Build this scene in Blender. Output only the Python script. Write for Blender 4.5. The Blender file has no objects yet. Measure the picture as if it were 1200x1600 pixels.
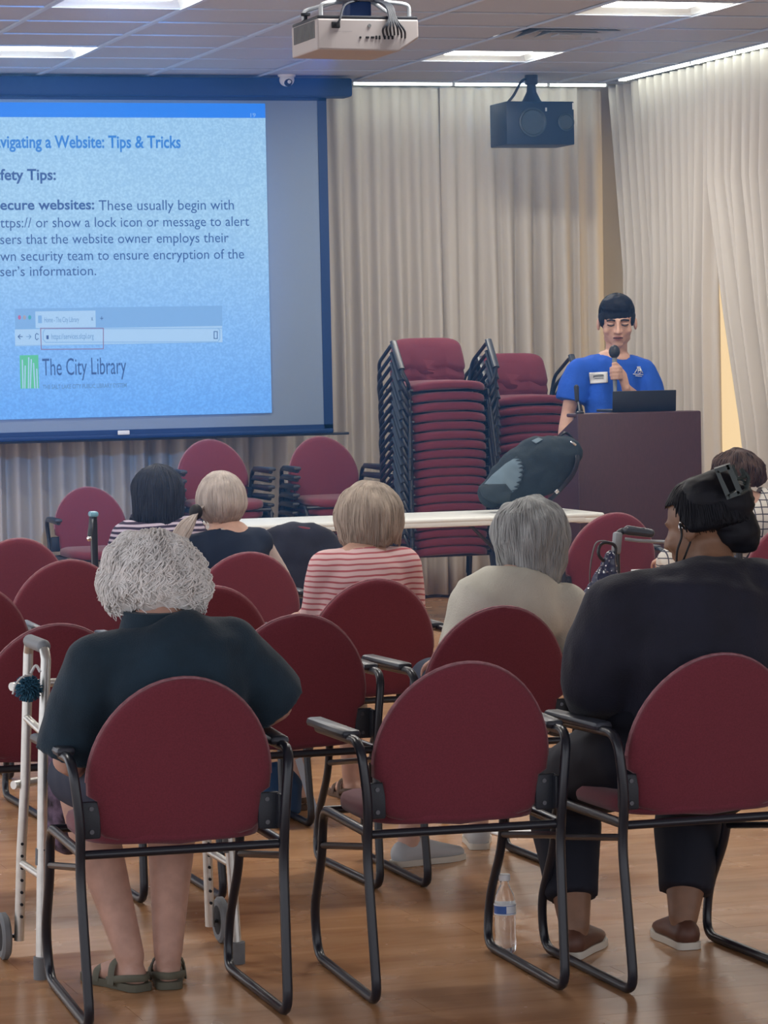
import bpy, bmesh, math, random
from math import pi, sin, cos, radians, sqrt
from mathutils import Vector, Matrix, noise
from mathutils.bvhtree import BVHTree
random.seed(7)
SC = bpy.context.scene
COL = SC.collection

# ------------------------------------------------------------------ camera
F = 5000.0
H = 1.5
_Y = Vector((-1590, 204, -F)).normalized()
_X = Vector(((F*F + 204*560)/1590.0, 560, -F)).normalized()
_Z = _X.cross(_Y).normalized()
ROT = Matrix((_X, _Y, _Z))            # world = ROT @ camera vector
camd = bpy.data.cameras.new('camera'); cam = bpy.data.objects.new('camera', camd); COL.objects.link(cam)
camd.sensor_fit = 'VERTICAL'; camd.sensor_height = 24.0; camd.lens = 24.0*F/1600.0
camd.clip_start = 0.1; camd.clip_end = 200
cam.matrix_world = Matrix.Translation((0, 0, H)) @ ROT.to_4x4()
SC.camera = cam
CAM = Vector((0, 0, H))
def ray(x, y): return ROT @ Vector((x-600, 800-y, -F))
def atY(x, y, Y): d = ray(x, y); return CAM + d*(Y/d.y)
def atZ(x, y, z): d = ray(x, y); return CAM + d*((z-H)/d.z)
def atX(x, y, X): d = ray(x, y); return CAM + d*(X/d.x)

# ------------------------------------------------------------------ world and exposure
w = bpy.data.worlds.new('world'); SC.world = w; w.use_nodes = True
bg = w.node_tree.nodes['Background']
bg.inputs[0].default_value = (0.90, 0.92, 1.0, 1); bg.inputs[1].default_value = 1.3  # ambient fill added through the unbuilt rear and left of the room
SC.view_settings.view_transform = 'Standard'; SC.view_settings.look = 'None'
SC.view_settings.exposure = 0.52; SC.view_settings.gamma = 1.0
SC.view_settings.use_curve_mapping = False
TROFFER = 17       # watts-ish scale of each ceiling troffer
STRIP = 2.0         # strength of the wall-wash strips
SCREEN = 0.64       # strength of the projected picture
GLARE_VEIL = 0.014

# ------------------------------------------------------------------ materials
MATS = {}
def mat(name, col, rough=0.6, metal=0.0, spec=0.5, noise_amt=0.0, nscale=20.0, bump=0.0, bscale=80.0,
        emit=None, estr=0.0, sheen=0.0, stretch=None, trans=0.0, ior=1.45, sss=0.0):
    if name in MATS: return MATS[name]
    m = bpy.data.materials.new(name); m.use_nodes = True
    nt = m.node_tree; b = nt.nodes['Principled BSDF']
    b.inputs['Base Color'].default_value = (*col, 1)
    b.inputs['Roughness'].default_value = rough; b.inputs['Metallic'].default_value = metal
    b.inputs['Specular IOR Level'].default_value = spec
    b.inputs['Sheen Weight'].default_value = sheen
    b.inputs['Transmission Weight'].default_value = trans; b.inputs['IOR'].default_value = ior
    if sss: b.inputs['Subsurface Weight'].default_value = sss; b.inputs['Subsurface Radius'].default_value = (.02, .01, .006)
    if emit: b.inputs['Emission Color'].default_value = (*emit, 1); b.inputs['Emission Strength'].default_value = estr
    if noise_amt or bump:
        tc = nt.nodes.new('ShaderNodeTexCoord'); mp = nt.nodes.new('ShaderNodeMapping')
        nt.links.new(tc.outputs['Object'], mp.inputs[0])
        if stretch: mp.inputs['Scale'].default_value = stretch
        if noise_amt:
            n = nt.nodes.new('ShaderNodeTexNoise'); n.inputs['Scale'].default_value = nscale; n.inputs['Detail'].default_value = 5
            nt.links.new(mp.outputs[0], n.inputs[0])
            r = nt.nodes.new('ShaderNodeValToRGB')
            r.color_ramp.elements[0].position = .3; r.color_ramp.elements[1].position = .7
            r.color_ramp.elements[0].color = (*[c*(1-noise_amt) for c in col], 1)
            r.color_ramp.elements[1].color = (*[min(1, c*(1+noise_amt)) for c in col], 1)
            nt.links.new(n.outputs[0], r.inputs[0]); nt.links.new(r.outputs[0], b.inputs['Base Color'])
        if bump:
            n2 = nt.nodes.new('ShaderNodeTexNoise'); n2.inputs['Scale'].default_value = bscale; n2.inputs['Detail'].default_value = 3
            nt.links.new(mp.outputs[0], n2.inputs[0])
            bp = nt.nodes.new('ShaderNodeBump'); bp.inputs['Strength'].default_value = bump; bp.inputs['Distance'].default_value = .004
            nt.links.new(n2.outputs[0], bp.inputs['Height']); nt.links.new(bp.outputs[0], b.inputs['Normal'])
    MATS[name] = m; return m

def stripe_mat(name, ca, cb, period, frac, grid=False, tilt=0.0):
    m = bpy.data.materials.new(name); m.use_nodes = True; nt = m.node_tree; b = nt.nodes['Principled BSDF']
    b.inputs['Roughness'].default_value = .85
    tc = nt.nodes.new('ShaderNodeTexCoord'); sep = nt.nodes.new('ShaderNodeSeparateXYZ')
    n = nt.nodes.new('ShaderNodeTexNoise'); n.inputs['Scale'].default_value = 5
    nt.links.new(tc.outputs['Object'], n.inputs[0])
    nt.links.new(tc.outputs['Object'], sep.inputs[0])
    def M(op, a, c):
        k = nt.nodes.new('ShaderNodeMath'); k.operation = op
        for i, v in enumerate((a, c)):
            if isinstance(v, (int, float)): k.inputs[i].default_value = v
            else: nt.links.new(v, k.inputs[i])
        return k.outputs[0]
    wob = M('MULTIPLY', n.outputs[0], .035)
    def line(axis):
        v = M('ADD', sep.outputs[axis], wob)
        if tilt: v = M('ADD', v, M('MULTIPLY', sep.outputs[0], tilt))
        v = M('MULTIPLY', v, 1/period); v = M('FRACT', M('ADD', v, 50.0), 0)
        return M('LESS_THAN', v, frac)
    f = line(2)
    if grid: f = M('MAXIMUM', f, line(0))
    mx = nt.nodes.new('ShaderNodeMix'); mx.data_type = 'RGBA'
    nt.links.new(f, mx.inputs[0]); mx.inputs[6].default_value = (*ca, 1); mx.inputs[7].default_value = (*cb, 1)
    nt.links.new(mx.outputs[2], b.inputs['Base Color'])
    return m

M_RED = mat('burgundy_upholstery', (.16, .026, .042), .8, spec=.25, noise_amt=.12, nscale=260, bump=.15, bscale=900, sheen=.25)
M_PIPE = mat('burgundy_piping', (.30, .13, .15), .7, noise_amt=.3, nscale=60)
M_BLK = mat('black_enamel', (.012, .014, .022), .32, spec=.55)
M_PLA = mat('black_plastic', (.018, .022, .032), .5, noise_amt=.2, nscale=300)
M_PAD = mat('charcoal_arm_pad', (.03, .036, .05), .38, spec=.6)
M_SCREW = mat('dark_screw', (.08, .08, .09), .35, metal=.8)
M_TABLE = mat('white_table_plastic', (.72, .74, .72), .42, bump=.05, bscale=200)
M_LEGM = mat('grey_table_metal', (.06, .065, .075), .4, metal=.5)
M_LECT = mat('dark_mahogany_laminate', (.055, .022, .026), .5, noise_amt=.15, nscale=30, stretch=(8, 8, 1))
M_ALU = mat('brushed_aluminium', (.62, .61, .57), .38, metal=.75, noise_amt=.08, nscale=40)
M_GRIP = mat('grey_vinyl_grip', (.22, .24, .26), .55)
M_RUB = mat('grey_rubber', (.16, .17, .18), .7)
M_CHROME = mat('chrome', (.75, .77, .8), .15, metal=1.0)
M_WHITE = mat('white_plastic', (.72, .73, .74), .4)
M_PROJ = mat('projector_shell', (.40, .37, .37), .5)
M_TILE = mat('ceiling_tile', (.46, .49, .55), .9, noise_amt=.05, nscale=120, bump=.2, bscale=300)
M_GRID = mat('ceiling_grid_white', (.50, .56, .66), .5)
M_WALL = mat('painted_wall', (.55, .52, .45), .8, noise_amt=.03, nscale=6)
M_LAMP = mat('lamp_diffuser', (.9, .9, .9), .5, emit=(1.0, .98, .93), estr=7.0)
M_TROF = mat('troffer_reflector', (.80, .86, .86), .45)
M_STRIP = mat('strip_diffuser', (.9, .9, .9), .5, emit=(.90, 1.0, .96), estr=STRIP*2.2)
M_VENT = mat('vent_metal', (.42, .45, .48), .5)
M_DARK = mat('dark_cavity', (.01, .012, .016), .8)
M_GLARED_BLACK = mat('black_with_glare_tint', (.001, .028, .13), .6)  # black border and case, with the blue of lens glare painted in
M_MATTE = mat('screen_fabric', (.20, .27, .40), .75)
M_SKIN = mat('fair_skin', (.50, .29, .22), .5, noise_amt=.12, nscale=25, sss=.08)
M_SKIN2 = mat('light_skin', (.56, .34, .26), .5, noise_amt=.1, nscale=25, sss=.08)
M_SKIN3 = mat('brown_skin', (.22, .115, .07), .5, noise_amt=.12, nscale=25, sss=.05)
M_TEAL = mat('dark_teal_knit', (.008, .026, .045), .85, noise_amt=.2, nscale=14, bump=.4, bscale=260, sheen=.1)
M_BLACKC = mat('black_cotton', (.010, .011, .024), .85, noise_amt=.25, nscale=10, bump=.4, bscale=200, sheen=.08)
M_LEGG = mat('black_leggings', (.006, .008, .018), .8)
M_CREAM = mat('cream_knit', (.56, .54, .46), .85, noise_amt=.06, nscale=12, bump=.4, bscale=200)
M_VEST = mat('navy_vest', (.007, .016, .040), .85)
M_BLUE = mat('royal_blue_cotton', (.010, .085, .50), .8, noise_amt=.12, nscale=9, bump=.5, bscale=60)
M_PINK = stripe_mat('pink_striped_jersey', (.66, .46, .46), (.42, .10, .12), .0185, .32)
M_BW = stripe_mat('black_white_striped_jersey', (.48, .42, .52), (.03, .02, .05), .021, .52)
M_PLAID = stripe_mat('plaid_cotton', (.56, .54, .50), (.04, .04, .06), .030, .16, grid=True)
M_DENIM = mat('dark_trousers', (.02, .03, .06), .85)
M_SANDAL = mat('olive_sandal', (.11, .105, .075), .7)
M_SOLE = mat('dark_sole', (.03, .03, .03), .8)
M_BSHOE = mat('brown_leather_shoe', (.10, .04, .025), .5)
M_WSOLE = mat('white_sole', (.62, .58, .50), .6)
M_SNEAK = mat('grey_white_sneaker', (.45, .46, .47), .7)
M_BAG = mat('dark_slate_bag_fabric', (.012, .024, .034), .8, bump=.4, bscale=150)
M_BAGP = mat('grey_bag_print', (.13, .19, .24), .8)
M_FUZZ = mat('blue_yarn', (.03, .12, .20), .9)
def hairm(name, col, amt=.35): return mat(name, col, .62, spec=.28, noise_amt=amt, nscale=35, stretch=(1, 1, .25))
H_WHITE = hairm('white_grey_hair', (.80, .78, .76), .15)
H_ASH = hairm('ash_blonde_hair', (.36, .30, .25), .35)
H_GREY = hairm('silver_grey_hair', (.30, .31, .31), .35)
H_BLOND = hairm('pale_blond_hair', (.42, .37, .34), .25)
H_NAVY = hairm('dark_brown_hair', (.022, .028, .045), .3)
H_BLACK = hairm('black_hair', (.007, .008, .013), .3)
H_BROWN = hairm('brown_hair', (.06, .035, .028), .4)

# ------------------------------------------------------------------ mesh building
class MB:
    def __init__(s): s.v = []; s.f = []
    def add(s, vs, fs):
        o = len(s.v); s.v += [Vector(p) for p in vs]; s.f += [tuple(i+o for i in f) for f in fs]
    def box(s, c, d, rz=0.0, ry=0.0, rx=0.0):
        R = Matrix.Rotation(rz, 3, 'Z') @ Matrix.Rotation(ry, 3, 'Y') @ Matrix.Rotation(rx, 3, 'X'); c = Vector(c)
        vs = [c + R @ Vector((sx*d[0]/2, sy*d[1]/2, sz*d[2]/2)) for sz in (-1, 1) for sy in (-1, 1) for sx in (-1, 1)]
        s.add(vs, [(0, 2, 3, 1), (4, 5, 7, 6), (0, 1, 5, 4), (2, 6, 7, 3), (0, 4, 6, 2), (1, 3, 7, 5)]); return s
    def rbox(s, c, d, r=.01, rz=0.0, ry=0.0, rx=0.0, seg=2):
        bm = bmesh.new(); bmesh.ops.create_cube(bm, size=1)
        for v in bm.verts: v.co = Vector((v.co.x*d[0], v.co.y*d[1], v.co.z*d[2]))
        bmesh.ops.bevel(bm, geom=list(bm.edges), offset=min(r, min(d)*.49), segments=seg, affect='EDGES', profile=.5)
        R = Matrix.Rotation(rz, 3, 'Z') @ Matrix.Rotation(ry, 3, 'Y') @ Matrix.Rotation(rx, 3, 'X'); c = Vector(c)
        bm.verts.index_update()
        s.add([c + R @ v.co for v in bm.verts], [tuple(v.index for v in f.verts) for f in bm.faces]); bm.free(); return s
    def tube(s, path, r, n=10, round_caps=False, xaxis=None):
        P = [Vector(p) for p in path]; m = len(P)
        rs = r if isinstance(r, (list, tuple)) and len(r) == m and not (m == 2 and not isinstance(r[0], (list, tuple)) and False) else [r]*m
        rs = [(q if isinstance(q, (tuple, list)) else (q, q)) for q in rs]
        T = []
        for i in range(m):
            t = (P[min(i+1, m-1)] - P[max(i-1, 0)])
            T.append(t.normalized() if t.length > 1e-9 else Vector((0, 0, 1)))
        if xaxis is None:
            ref = Vector((0, 0, 1)) if abs(T[0].z) < .9 else Vector((1, 0, 0))
            side = T[0].cross(ref).normalized()
        else: side = Vector(xaxis)
        rings = []
        if round_caps:
            P2 = []; R2 = []; T2 = []
            for k in range(3):
                a = (k+.35)/3*pi/2; q = rs[0]; P2.append(P[0]-T[0]*cos(a)*min(q)); R2.append((q[0]*sin(a), q[1]*sin(a))); T2.append(T[0])
            P2 += P; R2 += rs; T2 += T
            for k in (2, 1, 0):
                a = (k+.35)/3*pi/2; q = rs[-1]; P2.append(P[-1]+T[-1]*cos(a)*min(q)); R2.append((q[0]*sin(a), q[1]*sin(a))); T2.append(T[-1])
            P, rs, T = P2, R2, T2; m = len(P)
        vs = []
        for i in range(m):
            t = T[i]; base = Vector(xaxis) if xaxis is not None else side
            sd = base - t*t.dot(base)
            if sd.length < 1e-6: sd = t.orthogonal()
            sd.normalize(); side = sd; up = t.cross(sd)
            for k in range(n):
                a = 2*pi*k/n; vs.append(P[i] + sd*cos(a)*rs[i][0] + up*sin(a)*rs[i][1])
        fs = []
        for i in range(m-1):
            for k in range(n):
                k2 = (k+1) % n; fs.append((i*n+k, i*n+k2, (i+1)*n+k2, (i+1)*n+k))
        fs.append(tuple(range(n-1, -1, -1))); fs.append(tuple((m-1)*n+k for k in range(n)))
        s.add(vs, fs); return s
    def ell(s, c, r, rot=None, nu=14, nv=9):
        c = Vector(c); vs = []; fs = []
        for j in range(nv+1):
            th = pi*j/nv
            if j in (0, nv): vs.append(Vector((0, 0, r[2]*cos(th)))); continue
            for i in range(nu):
                a = 2*pi*i/nu; vs.append(Vector((r[0]*sin(th)*cos(a), r[1]*sin(th)*sin(a), r[2]*cos(th))))
        def idx(j, i): return 0 if j == 0 else (len(vs)-1 if j == nv else 1+(j-1)*nu+i % nu)
        for j in range(nv):
            for i in range(nu):
                q = [idx(j, i), idx(j+1, i), idx(j+1, i+1), idx(j, i+1)]
                u = []; [u.append(x) for x in q if x not in u]; fs.append(tuple(u))
        if rot is not None: vs = [rot @ v for v in vs]
        s.add([c+v for v in vs], fs); return s
    def lathe(s, c, prof, n=20):
        c = Vector(c); vs = []; fs = []; m = len(prof)
        for r, z in prof:
            for k in range(n):
                a = 2*pi*k/n; vs.append(c+Vector((r*cos(a), r*sin(a), z)))
        for i in range(m-1):
            for k in range(n):
                k2 = (k+1) % n; fs.append((i*n+k, i*n+k2, (i+1)*n+k2, (i+1)*n+k))
        fs.append(tuple(range(n-1, -1, -1))); fs.append(tuple((m-1)*n+k for k in range(n)))
        s.add(vs, fs); return s
    def prism(s, pts, off):
        P = [Vector(p) for p in pts]; n = len(P); off = Vector(off)
        s.add(P+[p+off for p in P], [tuple(range(n)), tuple(range(2*n-1, n-1, -1))] + [(i, i+n, (i+1) % n+n, (i+1) % n) for i in range(n)]); return s
    def build(s, name, m, parent=None, smooth=True, origin=None, angle=40):
        if origin is None:
            if parent is None:
                xs = [v.x for v in s.v]; ys = [v.y for v in s.v]; zs = [v.z for v in s.v]
                origin = Vector(((min(xs)+max(xs))/2, (min(ys)+max(ys))/2, min(zs)))
            else: origin = wloc(parent)
        origin = Vector(origin)
        me = bpy.data.meshes.new(name); me.from_pydata([v-origin for v in s.v], [], s.f)
        bm = bmesh.new(); bm.from_mesh(me); bmesh.ops.recalc_face_normals(bm, faces=list(bm.faces)); bm.to_mesh(me); bm.free()
        if smooth:
            me.polygons.foreach_set('use_smooth', [True]*len(me.polygons))
            if angle < 180: me.set_sharp_from_angle(angle=radians(angle))
        me.materials.append(m)
        o = bpy.data.objects.new(name, me); COL.objects.link(o)
        if parent is None: o.location = origin
        else: o.parent = parent
        return o
def wloc(o):
    p = Vector(o.location)
    while o.parent: o = o.parent; p += Vector(o.location)
    return p
def thing(name, label, cat, loc=(0, 0, 0), rz=0.0, group=None):
    o = bpy.data.objects.new(name, None); o.empty_display_size = .1; COL.objects.link(o)
    o.location = loc; o.rotation_euler = (0, 0, rz); return tag(o, label, cat, group)
def tag(o, label, cat, group=None):
    o['label'] = label; o['category'] = cat
    if group: o['group'] = group
    return o
def struct(o): o['kind'] = 'structure'; return o
def dup(root, loc, rz, label, group=None, rx=0.0):
    r = root.copy(); COL.objects.link(r); r.location = loc; r.rotation_euler = (rx, 0, rz); r['label'] = label
    if group: r['group'] = group
    for ch in list(root.children):
        c = ch.copy(); COL.objects.link(c); c.parent = r
        for g in ch.children:
            d = g.copy(); COL.objects.link(d); d.parent = c
    return r
def melt(mb, name, m, parent, voxel=.01, it=5, fac=.5, disp=None):
    """fuse overlapping closed shapes into one continuous smooth surface"""
    o = mb.build(name, m, parent, angle=180)
    r = o.modifiers.new('r', 'REMESH'); r.mode = 'VOXEL'; r.voxel_size = voxel; r.use_smooth_shade = True
    s_ = o.modifiers.new('s', 'SMOOTH'); s_.factor = fac; s_.iterations = it
    dg = bpy.context.evaluated_depsgraph_get(); ev = o.evaluated_get(dg)
    me = bpy.data.meshes.new_from_object(ev); o.modifiers.clear(); o.data = me; me.name = name
    if not me.materials: me.materials.append(m)
    if disp:
        nn = [v.normal.copy() for v in me.vertices]
        for v, n_ in zip(me.vertices, nn): v.co += disp(v.co, n_)
    me.polygons.foreach_set('use_smooth', [True]*len(me.polygons))
    return o
def arc(p0, p1, p2, n=5):
    p0, p1, p2 = Vector(p0), Vector(p1), Vector(p2)
    return [p0*(1-t)**2 + p1*2*t*(1-t) + p2*t*t for t in [i/n for i in range(n+1)]]
def bend(pts, r, n=4):
    P = [Vector(p) for p in pts]; out = [P[0]]
    for i in range(1, len(P)-1):
        a = (P[i-1]-P[i]); b = (P[i+1]-P[i]); ra = min(r, a.length*.45); rb = min(r, b.length*.45)
        out += arc(P[i]+a.normalized()*ra, P[i], P[i]+b.normalized()*rb, n)
    out.append(P[-1]); return out
def spline(pts, n=6):
    P = [Vector(p) for p in pts]; P = [P[0]*2-P[1]]+P+[P[-1]*2-P[-2]]; out = []
    for i in range(1, len(P)-2):
        for k in range(n):
            t = k/n; a, b, c, d = P[i-1], P[i], P[i+1], P[i+2]
            out.append(.5*((2*b)+(c-a)*t+(2*a-5*b+4*c-d)*t*t+(3*b-a-3*c+d)*t**3))
    out.append(P[-2]); return out

# ------------------------------------------------------------------ room shell
YC = 18.80; YW = 19.10; ZC = 3.214; XC = 7.42; XW = 7.56
mb = MB(); mb.box((4.5, 9.5, -.0515), (16, 21, .1))
def floor_mat():
    m = bpy.data.materials.new('wood_floor'); m.use_nodes = True; nt = m.node_tree; b = nt.nodes['Principled BSDF']
    b.inputs['Roughness'].default_value = .3
    tc = nt.nodes.new('ShaderNodeTexCoord'); mp = nt.nodes.new('ShaderNodeMapping'); mp.inputs['Scale'].default_value = (1.1, 5, 1)
    oi = nt.nodes.new('ShaderNodeObjectInfo'); geo = nt.nodes.new('ShaderNodeNewGeometry')
    nt.links.new(geo.outputs['Position'], mp.inputs[0])
    n = nt.nodes.new('ShaderNodeTexNoise'); n.inputs['Scale'].default_value = 2.2; n.inputs['Detail'].default_value = 8; n.inputs['Distortion'].default_value = .8
    nt.links.new(mp.outputs[0], n.inputs[0])
    r = nt.nodes.new('ShaderNodeValToRGB'); r.color_ramp.elements[0].position = .28; r.color_ramp.elements[1].position = .75
    r.color_ramp.elements[0].color = (.43, .215, .095, 1); r.color_ramp.elements[1].color = (.60, .33, .16, 1)
    nt.links.new(n.outputs[0], r.inputs[0])
    hs = nt.nodes.new('ShaderNodeHueSaturation'); ma = nt.nodes.new('ShaderNodeMath'); ma.operation = 'MULTIPLY_ADD'
    nt.links.new(oi.outputs['Random'], ma.inputs[0]); ma.inputs[1].default_value = .16; ma.inputs[2].default_value = .92
    nt.links.new(ma.outputs[0], hs.inputs['Value']); nt.links.new(r.outputs[0], hs.inputs['Color']); nt.links.new(hs.outputs[0], b.inputs['Base Color'])
    n2 = nt.nodes.new('ShaderNodeTexNoise'); n2.inputs['Scale'].default_value = 7; nt.links.new(geo.outputs['Position'], n2.inputs[0])
    mr = nt.nodes.new('ShaderNodeMapRange'); mr.inputs['To Min'].default_value = .16; mr.inputs['To Max'].default_value = .34
    nt.links.new(n2.outputs[0], mr.inputs[0]); nt.links.new(mr.outputs[0], b.inputs['Roughness'])
    bp = nt.nodes.new('ShaderNodeBump'); bp.inputs['Strength'].default_value = .25; bp.inputs['Distance'].default_value = .002
    nt.links.new(n.outputs[0], bp.inputs['Height']); nt.links.new(bp.outputs[0], b.inputs['Normal'])
    return m
M_FLOOR = floor_mat()
floor = struct(mb.build('floor', M_FLOOR, smooth=False))
PW, PL = .18, 1.22
pm = MB(); pm.box((0, 0, .0), (PL-.0009, PW-.0009, .0195)); first = None
mb0 = pm.build('plank', M_FLOOR, floor, smooth=False, origin=(0, 0, 0)); first = mb0; np_ = 0
fo = Vector(floor.location)
for j in range(27):
    y = 6.3 + j*PW
    x0 = y*atY(0, 800, 1).x - .6; x1 = y*atY(1200, 800, 1).x + .4
    x = math.floor(x0/PL)*PL + (j*.47 % 1)*PL - PL/2
    while x-PL/2 < x1:
        if x > x0-PL/2 and np_ < 295:
            o = first if np_ == 0 else first.copy()
            if np_: COL.objects.link(o); o.parent = floor
            o.location = Vector((x, y, -.00975)) - fo; np_ += 1
        x += PL
# the sub-floor surface beyond the planks is level with them
mb = MB(); mb.box((4.5, 6.3-PW/2-4, -.00975), (16, 8, .0195)); mb.box((4.5, 6.3+26.5*PW+4.5, -.00975), (16, 9, .0195))
o = mb.build('floor_surface', M_FLOOR, floor, smooth=False)

# ceiling: tiles laid in a T-bar grid
ceil = MB(); ceil.box((XC/2-1, YC/2-1, ZC+.12), (XC+6, YC+6-.0, .04)); ceiling = struct(ceil.build('ceiling', M_DARK, smooth=False))
TX = .640*YC/18.1; TY = .5865*YC/18.1
gx0 = atZ(868, 128, ZC).x      # a depth bar passes here
gy0 = YC - .075
cols = range(-11, 1); rows = range(0, 15)
tm = MB(); tm.box((0, 0, 0), (TX-.022, TY-.022, .014)); t0 = None; k = 0
lights = set()
for (ci, ri) in ((-2, 6), (-2, 2), (-6, 6), (-6, 2), (-2, 10), (-6, 10), (-2, 14), (-6, 14), (-10, 2), (-10, 6), (-10, 10), (-10, 14)): lights.add((ci, ri))
vents = {(-2, 4)}
gridm = MB(); co = Vector(ceiling.location)
nt_ = 0
for ci in cols:
    for ri in rows:
        cx = gx0 + (ci+.5)*TX; cy = gy0 - (ri+.5)*TY
        if (ci, ri) in lights or (ci, ri) in vents: continue
        if ci >= 0: continue
        if t0 is None: t0 = tm.build('ceiling_tile', M_TILE, ceiling, smooth=False, origin=(0, 0, 0)); o = t0
        else: o = t0.copy(); COL.objects.link(o); o.parent = ceiling
        o.location = Vector((cx, cy, ZC+.008 + random.uniform(-.0015, .0015))) - co
        nt_ += 1
# edge strip tiles by the right wall, the far edge and the ceiling beyond the tiles shown
e = MB(); e.box(((gx0+XC)/2, (YC+8)/2, ZC+.008), (XC-gx0-.014, YC-8, .014)); e.box((XC/2-1, YC-.034, ZC+.008), (XC+4, .064, .014))
e.box((XC/2-1, (gy0-15*TY)/2-1, ZC+.008), (XC+4, gy0-15*TY+2, .014)); e.box((gx0-11*TX-1.6, YC/2, ZC+.008), (3.2, YC, .014))
e.build('border_tile', M_TILE, ceiling, smooth=False)
gb = None
def bar(c, d):
    mb = MB(); mb.box(c, d); return mb.build('grid_bar', M_GRID, ceiling, smooth=False)
for ci in range(-11, 2):
    x = gx0+ci*TX
    if x < XC: bar((x, (gy0-15*TY+YC)/2, ZC-.004), (.011 if ci > -4 else .026, YC-gy0+15*TY, .010))
for ri in range(0, 16): bar(((gx0-11*TX+XC)/2, gy0-ri*TY, ZC-.002), (XC-gx0+11*TX, .014, .006))
bar((XC/2-1, YC+.004, ZC+.003), (XC+4, .012, .022)); bar((XC+.004, YC/2+4, ZC+.003), (.012, YC-8, .022))

# walls
mb = MB(); mb.box((3.5, YW+.42, 1.7), (10, .12, 3.6)); struct(mb.build('wall_back', M_WALL, smooth=False))
WY0, WY1, WZ0, WZ1 = 15.4, 19.32, .5, 2.95
XR = XW+.40
mb = MB()
mb.box((XR, (WY0+4)/2, 1.7), (.12, WY0-4, 3.6)); mb.box((XR, (WY1+YW+.42)/2, 1.7), (.12, YW+.42-WY1, 3.6))
mb.box((XR, (WY0+WY1)/2, (WZ0-.1)/2), (.12, WY1-WY0, WZ0+.1)); mb.box((XR, (WY0+WY1)/2, (WZ1+3.5)/2), (.12, WY1-WY0, 3.5-WZ1))
struct(mb.build('wall_right', M_WALL, smooth=False))
wf = MB(); wd = .05
for y in (WY0, (WY0+WY1)/2, WY1): wf.box((XR, y, (WZ0+WZ1)/2), (.1, wd, WZ1-WZ0))
for z in (WZ0, WZ1): wf.box((XR, (WY0+WY1)/2, z), (.1, WY1-WY0, wd))
win = struct(wf.build('window_1', M_WHITE, smooth=False))
M_DAY = mat('daylight_pane', (.1, .1, .1), .3, emit=(1.0, .74, .42), estr=.62)
for y0, y1 in ((WY0+.025, (WY0+WY1)/2-.025), ((WY0+WY1)/2+.025, WY1-.025)):
    p = MB(); p.box((XR+.02, (y0+y1)/2, (WZ0+WZ1)/2), (.008, y1-y0, WZ1-WZ0-.05)); p.build('window_pane', M_DAY, win, smooth=False)
mb = MB(); mb.box((3.5, YW+.34, .05), (9, .02, .1)); struct(mb.build('baseboard_back', M_WHITE, smooth=False))

# ------------------------------------------------------------------ ceiling lamps
def troffer(ci, ri, label):
    cx = gx0 + (ci+.5)*TX; cy = gy0 - (ri+.5)*TY; z = ZC
    t = thing('ceiling_light', label, 'ceiling light', (cx, cy, z), group='ceiling lights over the audience')
    a, b = TX/2-.012, TY/2-.012; ia, ib = a-.07, b*.5; h = .07
    fr = MB()      # sloping reflector walls around the lens
    o4 = [(-a, -b), (a, -b), (a, b), (-a, b)]; i4 = [(-ia, -ib), (ia, -ib), (ia, ib), (-ia, ib)]
    vs = [(cx+x, cy+y, z) for x, y in o4]+[(cx+x, cy+y, z+h) for x, y in i4]+[(cx+x, cy+y, z+.004) for x, y in o4]+[(cx+x, cy+y, z+h+.01) for x, y in i4]
    fs = []
    for i in range(4):
        j = (i+1) % 4; fs += [(i, j, 4+j, 4+i), (8+i, 12+i, 12+j, 8+j), (i, 8+i, 8+j, j), (4+i, 4+j, 12+j, 12+i)]
    fr.add(vs, fs); fr.build('reflector', M_TROF, t, smooth=False)
    d = MB(); d.rbox((cx, cy, z+h-.03), (2*ia-.01, 2*ib-.01, .05), .02); d.build('diffuser', M_LAMP, t)
    L = bpy.data.lights.new('troffer_glow', 'AREA'); L.shape = 'RECTANGLE'; L.size = 2*ia; L.size_y = 2*ib; L.energy = TROFFER; L.color = (1.0, .97, .92)
    lo = bpy.data.objects.new('lamp_glow', L); COL.objects.link(lo); lo.parent = t; lo.location = (0, 0, .012)
names = {(-2, 6): 'recessed ceiling light to the right of the projector, the larger and nearer one', (-2, 2): 'recessed ceiling light just right of the projector, close to the curtain light strip',
         (-6, 6): 'recessed ceiling light at the top left above the screen', (-6, 2): 'recessed ceiling light cut by the left photo edge just above the screen case'}
for cr in sorted(lights): 
    if cr in names or cr[1] in (10, 14): troffer(*cr, names.get(cr, 'recessed ceiling light above the %s, column %s' % ({6: 'stacks', 2: 'screen', 10: 'third audience row', 14: 'table'}[cr[1]], {-2: 'by the side curtain', -6: 'over the projector', -10: 'at the far left'}[cr[0]])))
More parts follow.
